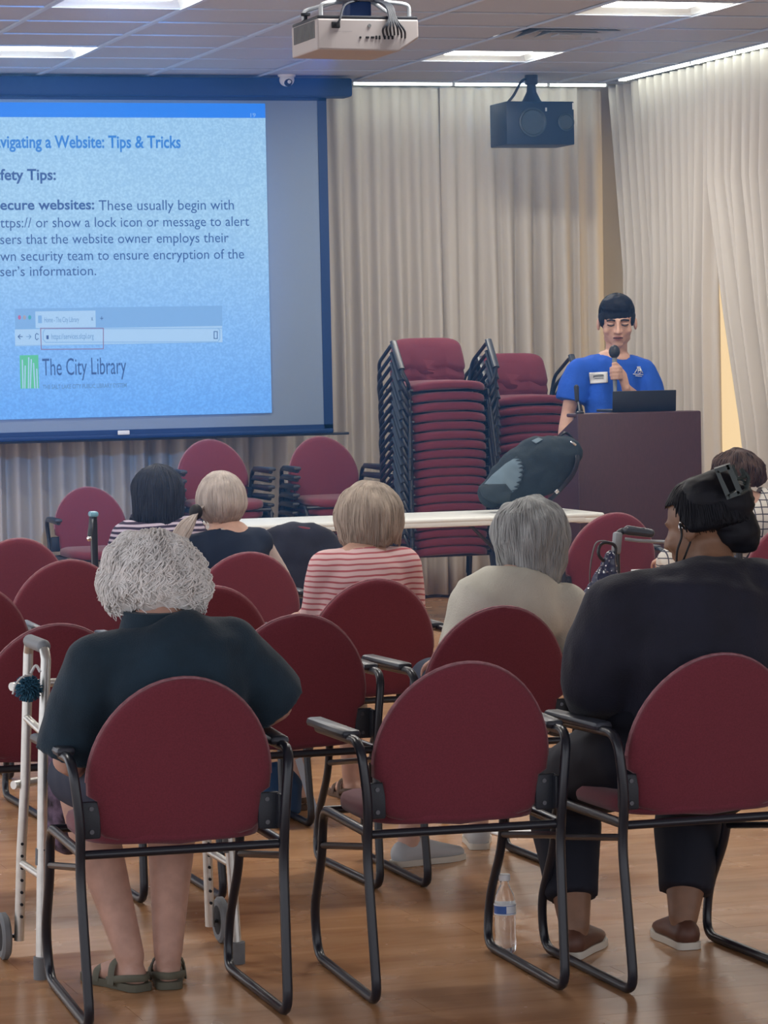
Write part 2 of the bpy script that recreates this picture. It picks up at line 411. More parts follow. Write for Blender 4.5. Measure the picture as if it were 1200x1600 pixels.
# vent
cx = gx0-1.5*TX; cy = gy0-4.5*TY
t = thing('ceiling_vent', 'square louvred air diffuser in the ceiling between two lit panels', 'ceiling vent', (cx, cy, ZC))
mb = MB(); mb.box((cx, cy, ZC+.06), (TX-.03, TY-.03, .01)); mb.build('backing', M_DARK, t, smooth=False)
for k, s_ in enumerate((.47, .34, .21)):
    mb = MB(); a, b = TX*s_, TY*s_; z0 = ZC-.004-.004*k; wdt = .05
    for sx, sy, dx, dy in ((0, 1, 2*a, 0), (0, -1, 2*a, 0), (1, 0, 0, 2*b), (-1, 0, 0, 2*b)):
        o_ = [( -a, b), (a, b)] if (sx, sy) == (0, 1) else [(a, -b), (-a, -b)] if (sx, sy) == (0, -1) else [(a, b), (a, -b)] if sx == 1 else [(-a, -b), (-a, b)]
        q = [(cx+x, cy+y, z0) for x, y in o_] + [(cx+x*(1-wdt/a), cy+y*(1-wdt/b), z0+.035) for x, y in reversed(o_)]
        mb.prism(q, (0, 0, .003))
    mb.build('louvre', M_VENT, t, smooth=False)
mb = MB(); mb.rbox((cx, cy, ZC-.01), (TX*.2, TY*.2, .01), .003); mb.build('centre_plate', M_VENT, t, smooth=False)

# wall-wash strips in the slot between ceiling and curtains
def strip(p0, p1, nrm, label):
    p0, p1 = Vector(p0), Vector(p1); c = (p0+p1)/2; L = (p1-p0).length; a = math.atan2((p1-p0).y, (p1-p0).x)
    t = thing('strip_light', label, 'strip light', c, group='strip lights above the curtains')
    mb = MB(); mb.rbox(c, (L-.02, .05, .03), .01, rz=a); mb.build('tube_cover', M_STRIP, t)
    mb = MB(); mb.box(c+Vector((0, 0, .028)), (L, .07, .024), rz=a)
    for s_ in (-1, 1): mb.box(c+(p1-p0).normalized()*s_*(L/2-.005), (.01, .055, .034), rz=a)
    mb.build('housing', M_WHITE, t, smooth=False)
zs = ZC-.003
xs = [atY(v, 130, YC+.1).x for v in (547, 705, 853, 945)]
wn = ['longest strip light over the back curtain, next to the screen case', 'white strip light over the back curtain, left of the hung speaker', 'short white strip light over the back curtain, right of the hung speaker']
for i in range(3): strip((xs[i], YC+.08, zs), (xs[i+1], YC+.08, zs), 0, wn[i])
ys = [atX(v, y, XC+.04).y for v, y in ((972, 127), (1085, 100), (1156, 82), (1215, 66))]+[14.2]
wn = ['white strip light over the side curtain, the one touching the far corner', 'white strip light over the side curtain, second from the far corner', 'white strip light over the side curtain, running out of the frame top right', 'white strip light over the side curtain outside the frame']
for i in range(3): strip((XC+.04, ys[i], zs), (XC+.04, ys[i+1], zs), 1, wn[i])

# ------------------------------------------------------------------ curtains
def cloth_mat():
    m = bpy.data.materials.new('beige_curtain_cloth'); m.use_nodes = True; nt = m.node_tree; b = nt.nodes['Principled BSDF']
    b.inputs['Base Color'].default_value = (.60, .56, .51, 1); b.inputs['Roughness'].default_value = .9; b.inputs['Specular IOR Level'].default_value = .1
    return m
M_CURT = cloth_mat()
def curtain(p0, p1, z0, z1, pitch, label, amp=.035, e0=None, e1=None, seed=0, name='curtain'):
    p0, p1 = Vector((*p0, 0)), Vector((*p1, 0)); L = (p1-p0).length; d = (p1-p0)/L; n = Vector((-d.y, d.x, 0))
    nu = int(L/pitch*14); nz = 26; vs = []; fs = []
    rnd = random.Random(seed); ph = [rnd.uniform(-.9, .9) for _ in range(int(L/pitch)+3)]; am = [rnd.uniform(.55, 1.3) for _ in ph]
    for j in range(nz+1):
        t = j/nz; t = t**1.6; z = z1-(z1-z0)*t
        a0 = e0(z) if e0 else 0; a1 = e1(z) if e1 else 0
        low = min(1, t*2.2)
        for i in range(nu+1):
            s_ = i/nu; u = a0+(L-a0-a1)*s_; q = s_*L/pitch; k = int(q); fr = q-k; fr = fr
            A = am[k]*(1-fr)+am[k+1]*fr; P = ph[k]*(1-fr)+ph[k+1]*fr
            w1 = cos(2*pi*q + P*low)
            pin = (abs(w1)**.5)*(1 if w1 > 0 else -1)
            off = amp*(.38+.62*low)*((1-low)*pin*.8 + low*(w1*A + .32*sin(2*pi*q*.5+ph[k//2]*2.2)+.25*sin(4*pi*q+P*3)))
            vs.append(p0+d*u+n*off+Vector((0, 0, z)))
    for j in range(nz):
        for i in range(nu): fs.append((j*(nu+1)+i, j*(nu+1)+i+1, (j+1)*(nu+1)+i+1, (j+1)*(nu+1)+i))
    mb = MB(); mb.add(vs, fs); o = mb.build(name, M_CURT, angle=180)
    md = o.modifiers.new('thick', 'SOLIDIFY'); md.thickness = .004
    return tag(o, label, 'curtain')
ZT = 3.202
xA = atY(903, 400, YW).x; xA0 = atY(700, 400, YW).x; xB = atY(945, 300, YW).x
curtain((2.4, YW), (xA0, YW), .02, ZT, .128, 'pleated beige curtain behind the screen and the tall stack of chairs', amp=.046, seed=1)
curtain((xA0-.04, YW-.03), (xA, YW-.03), .02, ZT, .125, 'pleated beige curtain on the back wall directly behind the hung speaker', amp=.046, seed=2)
curtain((xA-.03, YW+.03), (xB, YW+.03), .02, ZT, .11, 'narrow beige curtain end on the back wall beside the corner', amp=.03, seed=3)
yG = atX(1120, 600, XW).y
yc = atX(950, 140, XW).y
def eA(z): return max(0, min(.30, (3.15-z)*.26))
curtain((XW, yc), (XW, yG), .02, ZT, .125, 'gathered beige curtain on the side wall behind the man, between two bright gaps', amp=.062, e0=eA, seed=4)
def eB(z): return max(0, min(.50, (2.5-z)*.33))
curtain((XW-.02, yG+.04), (XW-.02, 14.3), .02, ZT, .125, 'gathered beige curtain on the side wall at the right photo edge', amp=.062, e0=eB, seed=5)

# ------------------------------------------------------------------ projection screen
YS = 18.55
def SP(x, y, dy=0.0): return atY(x, y, YS) + Vector((0, dy, 0))
tr = SP(512, 150); 
zt = SP(512, 150).z; zb = SP(520, 676).z; xr = SP(515, 400).x; xl = .9
ws = thing('projection_screen', 'large pull-down projection screen with black border coloured bluish for glare showing a blue slide', 'projection screen', ((xl+xr)/2, YS, zb))
mb = MB(); wr = xr-SP(501, 400).x; tb = .07
mb.box(((xl+xr)/2, YS+.004, (zt+SP(500, 152).z)/2+.01), (xr-xl, .01, tb)); mb.box((xr-wr/2, YS+.004, (zt+zb)/2), (wr, .01, zt-zb)); mb.box((xl+wr/2, YS+.004, (zt+zb)/2), (wr, .01, zt-zb))
zw0 = SP(505, 663).z
mb.box(((xl+xr)/2, YS+.004, (zb+zw0)/2), (xr-xl, .01, zw0-zb)); mb.build('border', M_GLARED_BLACK, ws, smooth=False)
mb = MB(); mb.box(((xl+xr)/2, YS+.008, (zt+zw0)/2), (xr-xl-.02, .006, zt-zw0)); mb.build('fabric', M_MATTE, ws, smooth=False)
mb = MB(); mb.tube([(xl-.12, YS, zb-.006), (SP(545, 677).x, YS, zb-.006)], .008, 8); mb.build('weight_rod', M_BLK, ws)
mb = MB(); mb.rbox((( xl+xr)/2, YS, zb+.012), (xr-xl, .03, .03), .01); mb.build('bottom_bar', M_GLARED_BLACK, ws)
lp = SP(192, 677); mb = MB(); mb.rbox((lp.x, YS-.02, lp.z+.004), (.072, .01, .026), .004); mb.build('pull_tab', M_WHITE, ws)
xcase = SP(545, 135).x
mb = MB(); mb.rbox(((xl+xcase)/2, YS+.0, (SP(500, 126).z+SP(500, 150).z)/2), (xcase-xl, .16, SP(500, 126).z-SP(500, 150).z+.02), .015); mb.build('case', M_GLARED_BLACK, ws)
# slide
def slide_mat():
    m = bpy.data.materials.new('projected_slide'); m.use_nodes = True; nt = m.node_tree; b = nt.nodes['Principled BSDF']
    b.inputs['Base Color'].default_value = (.06, .07, .08, 1); b.inputs['Roughness'].default_value = .9
    tc = nt.nodes.new('ShaderNodeTexCoord'); n = nt.nodes.new('ShaderNodeTexNoise'); n.inputs['Scale'].default_value = 75; n.inputs['Detail'].default_value = 4
    n3 = nt.nodes.new('ShaderNodeTexNoise'); n3.inputs['Scale'].default_value = 1.1; n3.inputs['Detail'].default_value = 1
    nt.links.new(tc.outputs['Object'], n.inputs[0]); nt.links.new(tc.outputs['Object'], n3.inputs[0])
    sep = nt.nodes.new('ShaderNodeSeparateXYZ'); nt.links.new(tc.outputs['Object'], sep.inputs[0])
    mr = nt.nodes.new('ShaderNodeMapRange'); mr.inputs['From Min'].default_value = .2; mr.inputs['From Max'].default_value = 1.3
    nt.links.new(sep.outputs[2], mr.inputs[0])
    r0 = nt.nodes.new('ShaderNodeValToRGB'); r0.color_ramp.elements[0].position = 0; r0.color_ramp.elements[1].position = 1
    r0.color_ramp.elements[0].color = (.10, .37, .97, 1); r0.color_ramp.elements[1].color = (.30, .56, .86, 1)  # bluer below, paler above: projector falloff put into the slide colour
    nt.links.new(mr.outputs[0], r0.inputs[0])
    r = nt.nodes.new('ShaderNodeValToRGB'); r.color_ramp.elements[0].position = .42; r.color_ramp.elements[1].position = .64
    r.color_ramp.elements[0].color = (.88, .90, .92, 1); r.color_ramp.elements[1].color = (1.18, 1.12, 1.05, 1)
    nt.links.new(n.outputs[0], r.inputs[0])
    mx = nt.nodes.new('ShaderNodeMix'); mx.data_type = 'RGBA'; mx.blend_type = 'MULTIPLY'; mx.inputs[0].default_value = 1
    nt.links.new(r0.outputs[0], mx.inputs[6]); nt.links.new(r.outputs[0], mx.inputs[7])
    nt.links.new(mx.outputs[2], b.inputs['Emission Color']); b.inputs['Emission Strength'].default_value = SCREEN
    return m
def em(name, c, s_=SCREEN): return mat(name, (.05, .05, .06), .9, emit=c, estr=s_)
E_TITLE = em('slide_title_blue', (.0, .19, .66)); E_TEXT = em('slide_text_navy', (.0, .07, .28)); E_BAND = em('slide_band_blue', (.0, .20, .88))
E_SOFT = em('slide_soft_blue', (.17, .40, .78)); E_LIGHT = em('slide_light_blue', (.36, .60, .92)); E_GREEN = em('slide_green', (.07, .52, .30))
E_RED = em('slide_red_frame', (.22, .14, .30)); E_DOTR = em('slide_red_dot', (.42, .12, .32)); E_DOTG = em('slide_green_dot', (.02, .36, .45)); E_DOTO = em('slide_orange_dot', (.32, .34, .45)); E_GREY = em('slide_grey_text', (.09, .25, .55))
sl = SP(0, 160); x0s = 1.85
def quad(name, px0, py0, px1, py1, m, dy, parent, xleft=None, skew=True):
    a = SP(px0, py0); b = SP(px1, py0); c = SP(px1, py1); d = SP(px0, py1)
    zt_ = (a.z+b.z)/2; zb_ = (c.z+d.z)/2; xa = (a.x+d.x)/2 if xleft is None else xleft; xb = (b.x+c.x)/2
    mb = MB(); mb.box(((xa+xb)/2, YS-dy, (zt_+zb_)/2), (xb-xa, .0008, zt_-zb_)); return mb.build(name, m, parent, smooth=False)
zs0 = SP(424, 645).z; zs1 = SP(415, 162).z; xs1 = SP(419, 400).x
mb = MB(); mb.box(((x0s+xs1)/2, YS-.004, (zs0+zs1)/2), (xs1-x0s, .002, zs1-zs0)); slide = mb.build('projected_slide', slide_mat(), ws, smooth=False)
zbnd = SP(415, 184.5).z
mb = MB(); mb.box(((x0s+xs1)/2, YS-.006, (zbnd+zs1)/2), (xs1-x0s, .001, zs1-zbnd)); mb.build('slide_band', E_BAND, slide, smooth=False)
def text(s_, suffix, px0, px1, pybase, cap_px, m, bold=False, dy=.0065, name='slide_lettering', at=SP, parent=None, fwd=None):
    def mk(t):
        c = bpy.data.curves.new('t', 'FONT'); c.body = t; c.size = 1; c.resolution_u = 3
        if bold: c.offset = .022
        o = bpy.data.objects.new('t', c); COL.objects.link(o); dg = bpy.context.evaluated_depsgraph_get()
        me = bpy.data.meshes.new_from_object(o.evaluated_get(dg)); bpy.data.objects.remove(o); return me
    me = mk(s_); fx = [v.co.x for v in me.vertices]; ms = mk(suffix); sx = [v.co.x for v in ms.vertices]
    mc = mk('H'); caph = max(v.co.y for v in mc.vertices)
    A = at(px0, pybase); B = at(px1, pybase); C_ = at(px1, pybase-cap_px)
    kx = (B.x-A.x)/(max(sx)-min(sx)); kz = abs(C_.z-B.z)/caph; xr_ = max(fx)
    o = bpy.data.objects.new(name, me); COL.objects.link(o); par = parent or slide; o.parent = par; off = wloc(par)
    for v in me.vertices:
        v.co = Vector((B.x+(v.co.x-xr_)*kx, B.y-dy, B.z+v.co.y*kz)) - off
    me.materials.clear(); me.materials.append(m); return o
text('Navigating a Website: Tips & Tricks', 'vigating a Website: Tips & Tricks', 0, 282, 231, 19, E_TITLE, True)
text('Safety Tips:', 'fety Tips:', 0, 87, 281, 17, E_TEXT, True)
text('Secure websites:', 'ecure websites:', 0, 147, 327, 15.5, E_TEXT, True)
text('These usually begin with', 'These usually begin with', 154, 365, 327.5, 15.5, E_TEXT)
text('https:// or show a lock icon or message to alert', 'ttps:// or show a lock icon or message to alert', 0, 389, 353, 15, E_TEXT)
text('users that the website owner employs their', 'sers that the website owner employs their', 0, 357, 378.5, 15, E_TEXT)
text('own security team to ensure encryption of the', 'wn security team to ensure encryption of the', 0, 381, 404, 15, E_TEXT)
text('user\u2019s information.', 'ser\u2019s information.', 0, 150, 430, 15, E_TEXT)
text('19', '19', 391, 399, 183, 6, E_LIGHT)
quad('browser_bar', 23, 480, 347, 512, E_SOFT, .006, slide); quad('browser_tab', 55, 486, 149, 512, E_LIGHT, .007, slide)
quad('browser_row', 23, 512, 347, 538, E_LIGHT, .0062, slide)
def dot(px, py, r, m):
    p = SP(px, py); mb = MB(); mb.prism([(p.x+r*.7*cos(a), YS-.0085, p.z+r*sin(a)) for a in [2*pi*i/14 for i in range(14)]], (0, .0008, 0)); mb.build('window_dot', m, slide, smooth=False)
dot(30, 496, .013, E_DOTR); dot(38, 496, .013, E_DOTO); dot(46, 496, .013, E_DOTG)
quad('tab_icon', 59, 493, 65, 505, E_SOFT, .008, slide)
text('Home - The City Library', 'Home - The City Library', 69, 123, 503, 8, E_GREY, dy=.0085); text('x', 'x', 142, 145, 501, 8, E_TEXT, dy=.0085); text('+', '+', 156, 161, 502, 9, E_TEXT, dy=.0085)
def pline(pts, r, m, name='slide_line', dy=.0085):
    mb = MB(); P = [SP(x, y, -dy) for x, y in pts]
    for a, b in zip(P, P[1:]):
        d = (b-a).normalized(); n = Vector((-d.z, 0, d.x))*r; mb.prism([a+n-d*r, b+n+d*r, b-n+d*r, a-n-d*r], (0, .0008, 0))
    return mb.build(name, m, slide, smooth=False)
pline([(34.5, 526), (28, 526)], .0022, E_TEXT, 'arrow'); pline([(31, 523), (28, 526), (31, 529.5)], .0022, E_TEXT, 'arrow')
pline([(41, 526), (48, 526)], .0018, E_GREY, 'arrow'); pline([(45, 523), (48, 526), (45, 529.5)], .0018, E_GREY, 'arrow')
pline([(59.5, 522.5), (57, 521), (55, 523), (55, 529), (57, 531), (59.5, 529)], .002, E_TEXT, 'reload_mark')
pline([(346, 513), (70, 514), (67, 519), (67, 530), (71, 535), (340, 534), (343, 529), (343, 516), (340, 513)], .002, E_SOFT, 'address_outline')
pline([(23, 540), (347, 535)], .0012, E_SOFT, 'rule')
quad('lock_icon', 72, 524, 75.5, 530, E_TEXT, .009, slide); text('https://services.slcpl.org', 'https://services.slcpl.org', 80, 146, 529, 8.5, E_GREY, dy=.009)
pline([(63, 513), (161, 513), (161, 545), (64, 546), (63, 513)], .0025, E_RED, 'highlight_frame', .0095); pline([(334, 518), (339, 518), (339, 529), (334, 529), (334, 518)], .0022, E_TEXT, 'page_icon')
quad('logo_green_block', 31, 555, 60, 607, E_GREEN, .007, slide)
for a, b, y0 in ((34.5, 35.5, 563), (39, 38.5, 572), (44.5, 44, 559), (48.5, 47, 562), (52, 54, 568), (57, 58, 577)):
    pline([(a, y0), (b, 606)], .0035, E_LIGHT, 'logo_spine', .0085)
text('The City Library', 'The City Library', 66, 197, 584, 26, E_TEXT); text('THE SALT LAKE CITY PUBLIC LIBRARY SYSTEM', 'THE SALT LAKE CITY PUBLIC LIBRARY SYSTEM', 66.5, 197.5, 605, 6.5, E_GREY, True)
# bluish glow the screen throws back into the room comes from the emitting slide itself

# ------------------------------------------------------------------ dome camera, projector, loudspeaker
p = atY(448, 122, YC-.35); p.z = ZC
t = thing('security_camera', 'white dome security camera on the ceiling edge above the screen', 'camera', p)
mb = MB(); mb.lathe(p, [(.001, -.012), (.05, -.012), (.055, 0)], 24); mb.build('mount_ring', M_WHITE, t)
mb = MB(); mb.ell(p+Vector((0, 0, -.03)), (.046, .046, .04)); mb.build('shell', M_WHITE, t)
q = p+Vector((0, -.028, -.046)); mb = MB(); mb.ell(q, (.026, .024, .026)); e_ = mb.build('eyeball', M_DARK, t)
mb = MB(); mb.lathe((0, 0, 0), [(.006, 0), (.011, 0), (.011, .004), (.006, .004)], 16); mb.v = [q+Vector((v.x*1, -.024-v.z, v.y)) for v in mb.v]; mb.build('lens_ring', M_WHITE, e_)

YP = 10.0
def PP(x, y, Y=YP): return atY(x, y, Y)
pa = PP(495, 28); pb = PP(654, 30); pz0 = PP(560, 80).z; pz1 = PP(560, 29).z; dpt = .30; x0, x1 = pa.x, pb.x
t = thing('projector', 'off-white ceiling projector with cables, seen from behind', 'projector', ((x0+x1)/2, YP+dpt/2, pz0))
mb = MB(); zc = pz0+.035
prof = [(x0, zc+.0), (x0+.0, pz1), (x1, pz1), (x1, zc+.01), (x1-.07, pz0), (x0+.0, pz0+.004)]
mb.prism([(x, YP, z) for x, z in prof], (0, dpt, 0))
o = mb.build('body', M_PROJ, t, smooth=False); bv = o.modifiers.new('b', 'BEVEL'); bv.width = .006; bv.segments = 2
mb = MB(); mb.rbox(((x0+x1)/2, YP+dpt/2, pz1+.004), (x1-x0-.004, dpt-.004, .012), .004); mb.build('top_cover', M_PLA, t)
for k in range(15):
    mb = MB(); mb.box((x0-.001, YP+.03+k*.0165, (zc+pz1)/2+.002), (.004, .007, pz1-zc-.014)); mb.build('grille_slat', M_RUB, t, smooth=False)
for (ax, ay, bx, by) in ((518, 34, 531, 44),):
    a = PP(ax, ay); b = PP(bx, by); mb = MB(); mb.rbox(((a.x+b.x)/2, YP-.002, (a.z+b.z)/2), (b.x-a.x, .008, a.z-b.z), .002); mb.build('power_socket', M_DARK, t)
for i, px in enumerate((563, 574, 582, 588, 593, 601, 607, 613)):
    a = PP(px, 58.5); mb = MB(); mb.rbox((a.x, YP-.001, a.z), (.011 if i in (1, 2) else .006, .005, .012 if i > 2 else .007), .001); mb.build('port', M_DARK, t)
a = PP(577, 40); mb = MB(); mb.tube([(a.x, YP+.001, a.z), (a.x, YP-.003, a.z)], .006, 12); mb.build('lock_slot', M_RUB, t)
text('PROJECTOR' if False else '\u2014\u2014 \u2014\u2014\u2014', '\u2014\u2014 \u2014\u2014\u2014', 522, 550, 51, 5, M_RUB, at=PP, parent=t, dy=.001, name='small_print')
mx_ = (PP(560, 20).x+PP(589, 20).x)/2
mb = MB(); mb.rbox((mx_, YP+.12, pz1+.035), (.075, .09, .06), .006); mb.build('mount_block', M_GLARED_BLACK, t)
mb = MB(); mb.rbox((mx_, YP+.12, pz1+.075), (.16, .14, .018), .006); mb.tube([(mx_, YP+.12, pz1+.075), (mx_, YP+.12, pz1+.125)], .045, 18); mb.build('mount_plate', M_PROJ, t)
mb = MB(); mb.tube([(mx_, YP+.12, pz1+.1), (mx_, YP+.12, ZC)], .022, 14); mb.lathe((mx_, YP+.12, ZC-.02), [(.07, 0), (.08, .02)], 20); mb.build('ceiling_pole', M_PROJ, t)
for s_ in (-1, 1):
    for dy in (0.02, .22):
        ex = mx_+s_*.148 if s_ > 0 else x0+.02
        mb = MB(); mb.tube(bend([(mx_+s_*.05, YP+.12, pz1+.072), (ex-s_*.02, YP+dy, pz1+.052), (ex, YP+dy, pz1+.045), (ex, YP+dy, pz1+.005)], .012), .007, 8); mb.build('mount_arm', M_VENT, t)
rr = random.Random(3)
for k in range(7):
    e_ = PP(600+k*5.5, 59-rr.uniform(0, 8)); a = Vector((mx_+.06+k*.004, YP+.02, pz1+.05))
    mb = MB(); mb.tube(spline([a+Vector((-.05, .09, .03)), a, a+Vector((.006, -.04, -.05)), Vector((e_.x-.014, YP-.035, e_.z+.02)), Vector((e_.x, YP, e_.z))], 5), .0035, 6); mb.build('cable', M_PLA, t)
mb = MB(); a = PP(524, 38); mb.tube(spline([(a.x, YP, a.z), (a.x+.005, YP-.03, a.z+.01), (a.x+.04, YP+.02, pz1+.045), (mx_, YP+.08, pz1+.07)], 6), .004, 6); mb.build('cable', M_PLA, t)
L = bpy.data.lights.new('projector_beam', 'SPOT'); L.energy = 620; L.color = (.10, .36, 1.0); L.spot_size = radians(27); L.spot_blend = .35; L.shadow_soft_size = .03
lo = bpy.data.objects.new('lens_beam', L); COL.objects.link(lo); lo.parent = t
lsrc = Vector(((x0+x1)/2, YP+dpt+.03, (pz0+pz1)/2)); lo.location = lsrc-wloc(t); lo.rotation_euler = (Vector((3.45, 18.5, 2.15))-lsrc).to_track_quat('-Z', 'Y').to_euler()
mb = MB(); mb.tube([((x0+x1)/2, YP+dpt-.01, (pz0+pz1)/2), ((x0+x1)/2, YP+dpt+.02, (pz0+pz1)/2)], .035, 20); mb.build('lens', M_DARK, t)
a = PP(476, 33); mb = MB(); mb.lathe((x0+.018, YP+.19, pz1+.006), [(.012, 0), (.014, .004), (.006, .01), (.006, .02), (.016, .022), (.016, .03)], 14); mb.build('adjuster_foot', M_DARK, t)

sx0 = atY(791, 158, 18.2); sx1 = atY(898, 226, 18.2)
cx = (sx0.x+sx1.x)/2; cz = (sx0.z+sx1.z)/2; sw = sx1.x-sx0.x; sh = sx0.z-sx1.z; sd = .30
t = thing('loudspeaker', 'black two-cone loudspeaker hanging from the ceiling in front of the curtain', 'speaker', (cx, 18.2+sd/2, cz-sh/2))
mb = MB(); mb.rbox((cx, 18.2+sd/2, cz), (sw, sd, sh), .006); mb.build('cabinet', mat('speaker_black', (.004, .014, .034), .5), t)  # blue in this black stands for the glare veil
M_CONE = mat('speaker_cone', (.03, .045, .06), .35)
for px, rr_ in ((832, .088), (884, .052)):
    c = atY(px, 191, 18.2)
    mb = MB(); mb.lathe((0, 0, 0), [(rr_, .0), (rr_, .006), (rr_*.9, .008), (rr_*.86, .003), (rr_*.3, -.03), (rr_*.28, -.02), (.001, -.012)], 28)
    mb.v = [Vector((c.x+v.x, 18.2-.003-v.z-.002, c.z+v.y)) for v in mb.v]; mb.build('cone', M_CONE, t)
mb = MB(); mb.box((atY(895, 166, 18.2).x, 18.197, atY(895, 166, 18.2).z), (.008, .004, .04)); mb.build('badge', M_WHITE, t)
mb = MB(); mb.box((atY(853, 171, 18.2).x, 18.197, atY(853, 171, 18.2).z), (.01, .004, .022)); mb.build('badge', M_VENT, t)
mb = MB(); mb.lathe((cx, 18.35, cz+sh/2), [(.07, 0), (.055, .02), (.03, .07), (.028, .11), (.04, .115), (.04, ZC-cz-sh/2)], 16); mb.build('hanging_bracket', M_PLA, t)
mb = MB(); mb.tube(spline([(cx-.02, 18.35, ZC-.02), (cx-.07, 18.33, ZC-.04), (cx-.12, 18.33, cz+sh/2+.05), (cx-.16, 18.34, cz+sh/2)], 6), .008, 6); mb.build('cable', M_PLA, t)

# ------------------------------------------------------------------ armchairs
def smooth_outline(n=26):
    pts = []
    zm, zt_, hw = .560, .795, .2125
    for i in range(n+1):
        a = pi*i/n; c, s_ = cos(a), sin(a)
        x = hw*(abs(c)**1.0)*(1 if c > 0 else -1); z = zm+(zt_-zm)*(abs(s_)**1.06); pts.append((x, z))
    pts += [(-.211, .528), (-.190, .515), (-.188, .446), (-.172, .430), (-.11, .415), (0, .406), (.11, .415), (.172, .430), (.188, .446), (.190, .515), (.211, .528)]
    return pts
def make_armchair():
    t = thing('armchair', '', 'chair')
    def by(x, z): return .035-.255*(z-.41)+.55*x*x*.8
    ol = smooth_outline(); n = len(ol); mb = MB(); vs = []; fs = []
    cxz = (0, .58); rings = [(1.0, .006), (1.0, .016), (.972, .024), (.90, .028), (.6, .030), (.25, .031)]
    for face in (-1, 1):
        base = len(vs)
        for sc, d in rings:
            for x, z in ol:
                X = cxz[0]+(x-cxz[0])*sc; Z = cxz[1]+(z-cxz[1])*sc
                dd = d*(.62 if face < 0 else 1.0)
                vs.append((X, by(X, Z)+face*dd, Z))
        vs.append((0, by(0, .58)+face*.031*(.62 if face < 0 else 1), .58))
        for r in range(len(rings)-1):
            for i in range(n):
                j = (i+1) % n; fs.append((base+r*n+i, base+r*n+j, base+(r+1)*n+j, base+(r+1)*n+i))
        for i in range(n): fs.append((base+(len(rings)-1)*n+i, base+(len(rings)-1)*n+(i+1) % n, base+len(rings)*n))
    b2 = len(rings)*n+1
    for i in range(n): fs.append((i, (i+1) % n, b2+(i+1) % n, b2+i))
    mb.add(vs, fs); back = mb.build('backrest', M_RED, t, angle=60)
    arcp = [Vector((x*1.0, by(x, z)+.003, z)) for x, z in ol[:27]]
    mb = MB(); mb.tube(arcp, .0052, 6); mb.build('piping', M_PIPE, back)
    # seat cushion
    mb = MB(); so = []
    for i in range(32):
        a = 2*pi*i/32; c, s_ = cos(a), sin(a); e = .55
        so.append((.212*(abs(c)**e)*(1 if c > 0 else -1), .245+.232*(abs(s_)**e)*(1 if s_ > 0 else -1)))
    vs = []; fs = []; m = 32
    lev = [(.90, .410), (.985, .413), (1.0, .424), (1.0, .438), (.975, .450), (.88, .458), (.5, .462)]
    for sc, z in lev:
        for x, y in so: vs.append((x*sc, .245+(y-.245)*sc, z-.012*((y-.245)/.23)**3*(1 if y > .3 else 0)))
    for r in range(len(lev)-1):
        for i in range(m): fs.append((r*m+i, r*m+(i+1) % m, (r+1)*m+(i+1) % m, (r+1)*m+i))
    fs += [tuple(range(m)), tuple(range((len(lev)-1)*m, len(lev)*m))]; mb.add(vs, fs); mb.build('seat', M_RED, t, angle=70)
    R = .0118
    for s_ in (-1, 1):
        x0, x1 = .229*s_, .236*s_
        path = bend([(x0*1.13, .36, .611), (x0*1.10, -.02, .618), (x1, -.025, .47), (x1, .0, .36), (x0, -.045, .012), (x0*.965, .575, .012), (x1*.97, .575, .13), (x1*.985, .465, .28), (x1*.985, .44, .402), (x1*.985, .0, .402)], .055, 5)
        mb = MB(); mb.tube(path, R, 10); mb.build('side_frame', M_BLK, t)
        mb = MB(); mb.rbox((x0*1.12, .225, .626), (.046, .32, .022), .01, rz=-s_*.045); mb.build('arm_pad', M_PAD, t)
        mb = MB(); mb.tube([(x1*.985, .445, .31), (x1, .004, .37)], .0085, 8); mb.build('side_brace', M_BLK, t)
        mb = MB(); mb.rbox((s_*.209, .022, .473), (.052, .012, .086), .008); mb.rbox((s_*.231, .010, .473), (.012, .03, .08), .005); br = mb.build('bracket', M_PLA, t)
        for zz in (.447, .50):
            mb = MB(); mb.tube([(s_*.204, .017, zz), (s_*.204, .013, zz)], .0055, 8); mb.build('screw', M_SCREW, br)
    for y, z in ((.0, .398), (.44, .398)):
        mb = MB(); mb.tube([(-.232, y, z), (.232, y, z)], .0105, 10); mb.build('cross_bar', M_BLK, t)
    return t
ac0 = make_armchair(); used = [False]
def place_arm(x, y, rz, label, group=None, z=0.0):
    if not used[0]: used[0] = True; ac0.location = (x, y, z); ac0.rotation_euler = (0, 0, rz); ac0['label'] = label; o = ac0
    else: o = dup(ac0, (x, y, z), rz, label)
    if group: o['group'] = group
    elif 'group' in o: del o['group']
    return o
G = 'burgundy armchairs set out in audience rows'
def row(px, py, label, ang=0.0, Z=.795):
    p = atZ(px, py, Z); p.x += .032; return p.x, p.y+.085, place_arm(p.x, p.y+.085, ang, label, G)
C1 = row(271, 1062, 'burgundy armchair in front holding the white-haired woman in the dark teal top', -.045)
C2 = row(718, 1038, 'empty burgundy armchair in the middle of the front, beside the water bottle', -.05)
C3 = row(1115, 1025, 'burgundy armchair at the right edge holding the woman with the hair claw')
C4 = row(453, 963, 'empty burgundy armchair just right of the white-haired woman\u2019s shoulder')
C5 = row(772, 950, 'burgundy armchair holding the woman in the cream top')
C6 = row(75, 978, 'burgundy armchair at the left edge behind the aluminium walker')
C7 = row(577, 907, 'burgundy armchair holding the woman in pink and white stripes')
C9 = row(316, 918, 'burgundy armchair mostly hidden behind the white curly hair, on its right')
C12 = row(-62, 915, 'burgundy armchair showing only a corner at the left photo edge')
C8 = row(378, 865, 'burgundy armchair holding the person in the navy vest')
C10 = row(97, 877, 'burgundy armchair, wide arch left of the white curly hair, with a black pole behind')
